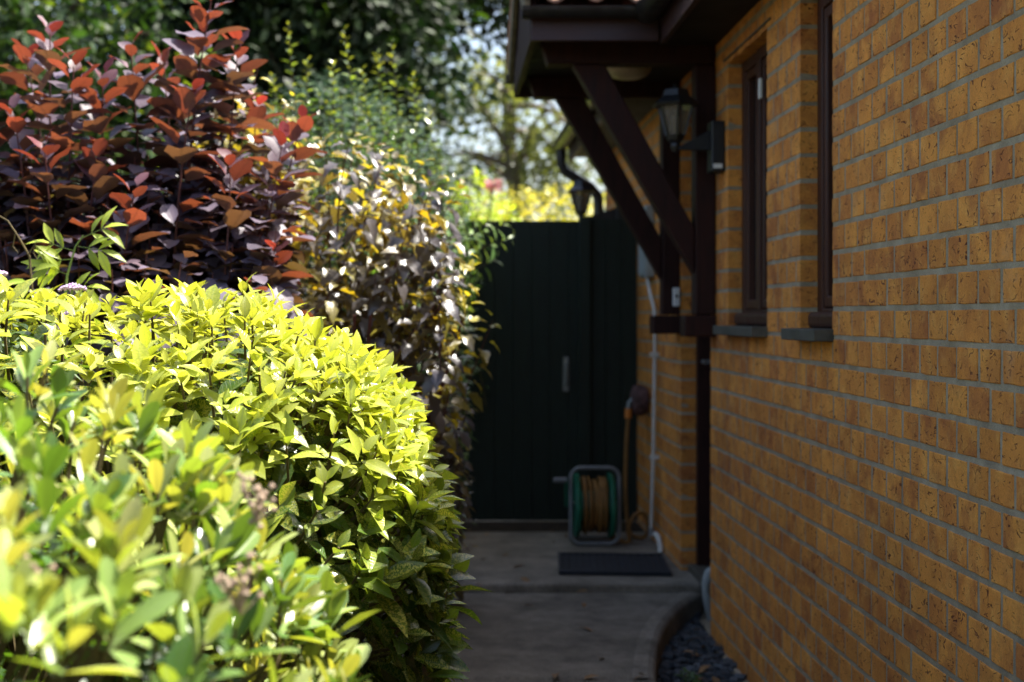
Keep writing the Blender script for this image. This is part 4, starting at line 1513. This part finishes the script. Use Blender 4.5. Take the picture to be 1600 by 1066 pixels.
# pale green shrub leaning over the path by the gate
lb = Vector((-0.35, 6.5, 0))
laurel = thing('green_shrub', 'pale green leafy shrub leaning out in front of the gate', 'shrub', lb)
F = Foliage(T_LAUREL)
for (x_, y_, Y_) in ((800, 372, 6.4), (775, 405, 6.3), (760, 350, 6.5), (745, 440, 6.3), (790, 350, 6.7)):
    tip = P(x_, y_, Y_)
    shoot(F, tip, tip + Vector((-0.32, 0.1, -0.12)), 18, 0.085, 0.75, 0.2, (35, 75), 0.01, 0.1, 0.15, 0.003, 1.0, 0.4, 0.3)
for i in range(210):
    x_ = random.uniform(600, 752); y_ = random.uniform(330, 800)
    if x_ > 735 - max(0, y_ - 500) * 0.02:
        continue
    Y_ = random.uniform(5.9, 7.1)
    tip = P(x_, y_, Y_)
    shoot(F, tip, tip + Vector((random.uniform(-.3, 0), random.uniform(-.05, .2), -random.uniform(.1, .3))), 13, 0.085, random.uniform(0.2, 0.85), 0.2, (40, 85), 0.01, 0.15, 0.15, 0.003, 0.8, 0.3, 0.25)
for i in range(5):
    F.twig([lb + rvec(.08) * Vector((1, 1, 0)), lb + Vector((random.uniform(-.1, .2), random.uniform(-.2, .2), .7)), lb + Vector((random.uniform(-.1, .4), random.uniform(-.3, .3), 1.3))], 0.012, 0.004, 6)
F.build(laurel, 'laurel_leaf', 'twig', 120, stem_stuff=True)

# glossy small-leaved shrub with long upright shoots
gb = Vector((-0.75, 7.1, 0))
glossy = thing('glossy_shrub', 'glossy small-leaved shrub with long upright shoots behind the bronze bush', 'shrub', gb)
F = Foliage(T_OVAL)
for (x_, y_, Y_, L) in ((450, 40, 6.6, .9), (537, 48, 6.7, .85), (612, 68, 6.8, .8), (480, 95, 6.7, .7), (565, 110, 6.9, .6), (645, 120, 7.0, .6), (590, 85, 7.2, .6), (425, 120, 6.9, .5), (670, 170, 7.0, .5), (520, 100, 6.6, .5)):
    tip = P(x_, y_, Y_)
    shoot(F, tip, tip + Vector((random.uniform(-.02, .12), random.uniform(0, .1), -L)), 46, 0.052, 0.75, 0.3, (30, 70), 0.004, 0.0, 0.1, 0.0035, 1.0, 0.2, L * 0.95, 0.6)
for i in range(330):
    x_ = random.uniform(380, 735); y_ = random.uniform(140, 420) + max(0, x_ - 580) * 0.75 + max(0, 520 - x_) * 0.2
    Y_ = random.uniform(6.5, 7.8)
    tip = P(x_, y_, Y_)
    shoot(F, tip, tip + Vector((random.uniform(-.12, .12), random.uniform(0, .1), -.35)), 20, 0.044, random.uniform(0.0, 0.7), 0.4, (35, 80), 0.004, 0.05, 0.15, 0.0028, 0.7, 0.2, 0.33, 0.6)
for i in range(6):
    F.twig([gb + rvec(.1) * Vector((1, 1, 0)), gb + Vector((random.uniform(-.2, .2), random.uniform(-.2, .2), .9)), gb + Vector((random.uniform(-.4, .4), random.uniform(-.3, .3), 1.6))], 0.014, 0.005, 6)
F.build(glossy, 'glossy_leaf', 'twig', 150, stem_stuff=True, pixel_min=9)


# --- background trees and bushes
def bush(name, label, cat, c, r, leaf, tm, size, n, stem_mat='bark', e=2.2, elev=(30, 80), clump=5, group=None, inner=0.5, trunk_r=0.05):
    root = thing(name, label, cat, (c[0], c[1], 0), group)
    F = Foliage(tm)
    for i in range(n):
        p, nn = sample_surface(c, r, e, ph_rng=(-70, 90))
        k = 1 - inner * random.random() ** 2
        p = Vector(c) + (p - Vector(c)) * k
        p += nn * bumpy(p, 3.2 / max(r)) * 0.16 * max(r)
        if p.z < 0.05:
            continue
        F.whorl(p, (nn + Vector((0, 0, .5)) + rvec(.5)).normalized(), clump, size, random.uniform(0.1, 0.9), elev, size * 1.3, 0, 0.1, 0.0)
    for i in range(6):
        a = i * 1.05 + random.uniform(-.3, .3)
        F.twig([(c[0], c[1], 0), (c[0] + math.cos(a) * r[0] * .2, c[1] + math.sin(a) * r[1] * .2, c[2] * .7), (c[0] + math.cos(a) * r[0] * .6, c[1] + math.sin(a) * r[1] * .6, c[2] + r[2] * .4)], trunk_r, trunk_r * .3, 6)
    return F.build(root, leaf, stem_mat, 0, rest_name='crown', stem_name='trunk')


def tree(name, label, base, trunk_h, crown_c, crown_r, leaf, tm, size, clumps, per, clump_r, bark='bark', tr=0.16, group='trees beyond the garden', hole=None, limbs=14):
    root = thing(name, label, 'tree', base, group)
    b = Vector(base)
    F = Foliage(tm)
    tm_ = MB()
    top = Vector((crown_c[0], crown_c[1], crown_c[2] + crown_r[2] * 0.6))
    pts = [b, b + Vector((0.05, 0, trunk_h * 0.5)), b + Vector((0.0, 0.05, trunk_h)), Vector(crown_c), top]
    tm_.tube(smooth_pts(pts, 4), [tr * (1.15 - 0.95 * i / 16) for i in range(17)], 9)
    limb_tips = []
    for i in range(limbs):
        a = i * 2.399
        k = random.uniform(0.05, 0.75)
        st = b + Vector((0, 0, trunk_h)) + (top - b - Vector((0, 0, trunk_h))) * k
        rr = random.uniform(0.6, 0.95)
        en = Vector((crown_c[0] + math.cos(a) * crown_r[0] * rr, crown_c[1] + math.sin(a) * crown_r[1] * rr, crown_c[2] + random.uniform(-0.6, 0.7) * crown_r[2]))
        md = (st + en) / 2 + Vector((0, 0, 0.15 * crown_r[2]))
        lp = smooth_pts([st, md, en], 4)
        tm_.tube(lp, [tr * 0.35 * (1 - 0.85 * q / (len(lp) - 1)) for q in range(len(lp))], 6)
        limb_tips.append((st, md, en))
    tm_.build('trunk', bark, root, smooth=True)
    for i in range(clumps):
        st, md, en = random.choice(limb_tips)
        if random.random() < 0.55:
            t_ = random.uniform(0.3, 1.05)
            c = st * (1 - t_) ** 2 + md * 2 * t_ * (1 - t_) + en * t_ * t_ + rvec(0.22 * max(crown_r))
        else:
            p, nn = sample_surface(crown_c, crown_r, 2.0, ph_rng=(-80, 90))
            c = Vector(crown_c) + (p - Vector(crown_c)) * random.uniform(0.45, 1.0)
        if hole and hole(c):
            continue
        tone = random.uniform(0.15, 0.85)
        cr = clump_r * random.uniform(0.6, 1.3)
        for k in range(per):
            dv = Vector((random.gauss(0, 1), random.gauss(0, 1), random.gauss(0, 0.7)))
            p = c + dv * cr * 0.5
            ax = (dv.normalized() + rvec(0.8) + Vector((0, 0, -0.2))).normalized()
            nm = (Vector((0, 0, 1)) + rvec(0.9))
            nm = (nm - ax * nm.dot(ax)).normalized()
            F.leaf(p, ax, nm, size * random.uniform(0.6, 1.3), tone + random.uniform(-.25, .25), 0)
    F.build(root, leaf, bark, 0, rest_name='crown')
    return root


bush('blue_conifer', 'rounded blue-green conifer behind the glossy shrub', 'conifer', Vector((-0.85, 9.6, 1.5)), (0.85, 0.7, 1.42), 'conifer_leaf', T_NEEDLE, 0.06, 2600, clump=6, e=2.3, elev=(15, 70))
bush('golden_bush', 'bright golden-yellow bush rising behind the gate', 'bush', Vector((0.85, 12.5, 1.25)), (0.95, 0.8, 1.22), 'golden_leaf', T_OVAL, 0.075, 1500, clump=5)
bush('lime_bush', 'yellow-green bush with pink rose left of the golden bush', 'bush', Vector((0.18, 11.2, 1.2)), (0.45, 0.6, 1.22), 'lime_leaf', T_OVAL, 0.07, 800, clump=5)
rose = thing('rose_bloom', 'pink rose bloom above the gate at the yellow bush', 'flower', P(770, 300, 10.6))
rm_ = MB()
rc = P(770, 294, 10.6)
rp = Foliage(T_OVAL)
for k in range(30):
    a = k * 2.399; e_ = k / 30
    ax = Vector((math.cos(a) * e_, math.sin(a) * e_, 1.1 - e_)).normalized()
    nm = Vector((-math.cos(a), -math.sin(a), 0.3)); nm = (nm - ax * nm.dot(ax)).normalized()
    rp.leaf(rc + Vector((random.uniform(-.05, .05), random.uniform(-.05, .05), random.uniform(-.05, .03))), ax, nm, 0.07, 0.5)
mat_leaf('petal', [(0, (0.50, 0.22, 0.22)), (1, (0.60, 0.32, 0.30))], [(0, (.6, .2, .2)), (1, (.7, .3, .28))], 0.35, 0.5, 0.3)
rp.stem.tube([rc, rc + Vector((-0.05, 0.1, -0.4)), rc + Vector((-0.1, 0.3, -2.0))], 0.008, 5)
rp.build(rose, 'petal', 'green_stem', 0, rest_name='petals', stem_name='stem')

tree('broadleaf_tree', 'mid-green broadleaf tree at the far left behind the smoke bush', (-4.6, 13.0, 0), 1.8, (-4.2, 12.6, 3.3), (2.0, 1.8, 2.4), 'broad_tree_leaf', T_OVAL, 0.12, 210, 60, 0.5)
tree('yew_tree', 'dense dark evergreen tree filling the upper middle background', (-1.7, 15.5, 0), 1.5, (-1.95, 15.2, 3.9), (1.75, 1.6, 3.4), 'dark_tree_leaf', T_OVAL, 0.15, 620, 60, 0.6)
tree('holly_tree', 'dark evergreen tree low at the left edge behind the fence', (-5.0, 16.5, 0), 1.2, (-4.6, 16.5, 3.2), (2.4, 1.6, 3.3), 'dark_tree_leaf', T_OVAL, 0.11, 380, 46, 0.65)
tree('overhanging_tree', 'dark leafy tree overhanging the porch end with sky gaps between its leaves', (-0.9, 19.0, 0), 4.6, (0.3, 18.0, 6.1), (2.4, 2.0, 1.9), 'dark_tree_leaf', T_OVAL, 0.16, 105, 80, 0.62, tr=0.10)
tree('olive_tree', 'sunlit olive-green tree with bare straight trunk far beyond the gate', (1.38, 29.0, 0), 3.6, (1.2, 29.0, 5.4), (2.2, 2.0, 2.6), 'olive_tree_leaf', T_OVAL, 0.17, 60, 60, 0.8, bark='pale_bark', tr=0.24)
tree('distant_tree', 'hazy olive-green tree filling the gap left of the straight trunk', (-1.6, 34.0, 0), 2.0, (-1.2, 34.0, 3.0), (3.0, 2.0, 1.9), 'olive_tree_leaf', T_OVAL, 0.17, 230, 46, 0.8, bark='pale_bark')
bush('far_hedge', 'far green hedge behind the golden bush and gate', 'hedge', Vector((1.5, 22.0, 1.3)), (6.5, 1.2, 1.9), 'broad_tree_leaf', T_OVAL, 0.13, 3000, clump=5, e=4, trunk_r=0.06)

# fence at the left edge
wf = thing('wooden_fence', 'brown wooden fence boards glimpsed behind the smoke bush', 'fence', (-2.2, 6.6, 0))
x = -3.6
while x < -1.35:
    MB().box((x, 6.6 + random.uniform(-.004, .004), 0.02), (x + 0.118, 6.62, 1.62)).build('board', 'fence_wood', wf, bevel=0.003)
    x += 0.121
for z in (0.4, 1.4):
    MB().box((-3.6, 6.6225, z), (-1.35, 6.665, z + 0.08)).build('rail', 'fence_wood', wf)
MB().box((-2.5, 6.53, 0), (-2.4, 6.595, 1.72)).build('post', 'fence_wood', wf, bevel=0.005)

# --- small plants between hedge and smoke bush
cb = P(98, 560, 3.55)
clem = thing('lime_seedling', 'yellow-green seedling with paired leaflets standing above the hedge', 'plant', (cb.x, 3.55, 0.0))
F = Foliage(T_LAUREL)
st = [Vector((cb.x, 3.55, 0.7)), P(98, 500, 3.55), P(105, 430, 3.55), P(118, 385, 3.55), P(130, 368, 3.55)]
F.twig(st, 0.005, 0.002, 6)
for (x_, y_, dx, dz) in ((128, 372, 1, .5), (115, 392, -1, .35), (122, 385, 1.1, -.2), (112, 405, -1, -.1), (108, 430, -.9, .4), (103, 455, 1, .2)):
    b_ = P(x_, y_, 3.55)
    e_ = b_ + Vector((dx * 0.055, random.uniform(-.03, .01), dz * 0.05))
    F.twig([b_, e_], 0.0015, 0.001, 4)
    dr = (e_ - b_).normalized()
    for k, t_ in enumerate((0.45, 0.45, 0.9, 0.9, 1.0)):
        side_ = Vector((-dr.z, 0, dr.x)) * (1 if k % 2 else -1) + Vector((0, random.uniform(-.6, .2), 0))
        ax = (dr * 0.7 + side_ * (0.8 if k < 4 else 0)).normalized()
        nm = Vector((0, -0.6, 0.8)) + rvec(.3); nm = (nm - ax * nm.dot(ax)).normalized()
        F.leaf(b_ + (e_ - b_) * t_, ax, nm, random.uniform(0.055, 0.075), random.uniform(.3, 1))
F.build(clem, 'lime_leaf', 'green_stem', 60)

dsb = P(40, 560, 3.5)
dead = thing('curling_stem', 'thin curling stem with drooping tendrils left of the seedling', 'plant', (dsb.x, 3.5, 0))
F = Foliage(T_LAUREL)
F.twig([Vector((dsb.x, 3.5, 0.7)), P(52, 470, 3.5), P(46, 400, 3.5), P(30, 372, 3.5), P(12, 345, 3.5), P(-6, 335, 3.5)], 0.004, 0.0018, 6)
F.twig([P(46, 395, 3.5), P(56, 380, 3.5), P(52, 395, 3.5), P(58, 405, 3.5)], 0.002, 0.001, 5)
F.twig([P(24, 366, 3.5), P(20, 385, 3.5), P(28, 395, 3.5)], 0.002, 0.001, 5)
for (x_, y_, ax) in ((48, 445, (-1, -.2, .35)), (50, 455, (1, -.2, .1)), (50, 425, (.9, -.3, .5)), (52, 470, (-.9, -.3, -.2))):
    a_ = Vector(ax).normalized(); nm = Vector((0, -.7, .7)); nm = (nm - a_ * nm.dot(a_)).normalized()
    F.leaf(P(x_, y_, 3.5), a_, nm, 0.065, random.random())
F.build(dead, 'lime_leaf', 'twig', 20)

gl_b = P(10, 560, 3.2)
greyl = thing('grey_leaved_plant', 'grey-green soft leaved plant at the left edge above the near shrub', 'plant', (gl_b.x, 3.2, 0))
F = Foliage(T_LAUREL)
for i in range(7):
    tip = P(random.uniform(-60, 40), random.uniform(465, 520), random.uniform(3.1, 3.3))
    shoot(F, tip, tip + Vector((0, 0, -.3)), 8, 0.12, 0.5, 0.1, (45, 85), 0.01, 0.1, 0.1, 0.003, 1.0, 0.5, 0.12)
F.twig([Vector((gl_b.x, 3.2, 0)), Vector((gl_b.x, 3.2, 0.95))], 0.008, 0.004, 6)
F.build(greyl, 'grey_leaf', 'green_stem', 60)

for k, (x_, y_, r_, lab) in enumerate(((114, 450, 0.033, 'lilac verbena flower head above the hedge beside the seedling'), (88, 516, 0.028, 'lilac verbena flower head half sunk in the near shrub'), (108, 495, 0.012, 'small lilac verbena bud between the two larger heads'), (-2, 430, 0.02, 'lilac verbena flower head cut by the left edge'))):
    c_ = P(x_, y_, 3.35)
    vb = thing('verbena_flower', lab, 'flower', (c_.x, 3.35, 0.8), 'verbena flowers')
    hd_ = MB()
    for q in range(60):
        a = q * 2.399; rr = r_ * math.sqrt(q / 60)
        p_ = c_ + Vector((math.cos(a) * rr, math.sin(a) * rr, 0.010 - 0.35 * rr + random.uniform(-.003, .003)))
        hd_.lathe([(0.0008, -0.006), (0.0034, 0.0), (0.0008, 0.0022)], p_, n=6)
    hd_.build('flower_head', 'verbena', vb)['kind'] = 'stuff'
    MB().tube([c_ + Vector((0, 0, 0.004)), c_ + Vector((-0.02, 0.01, -0.1)), c_ + Vector((-0.03, 0.02, -0.4))], [0.0035, 0.002, 0.002], 6).build('stem', 'green_stem', vb, smooth=True)
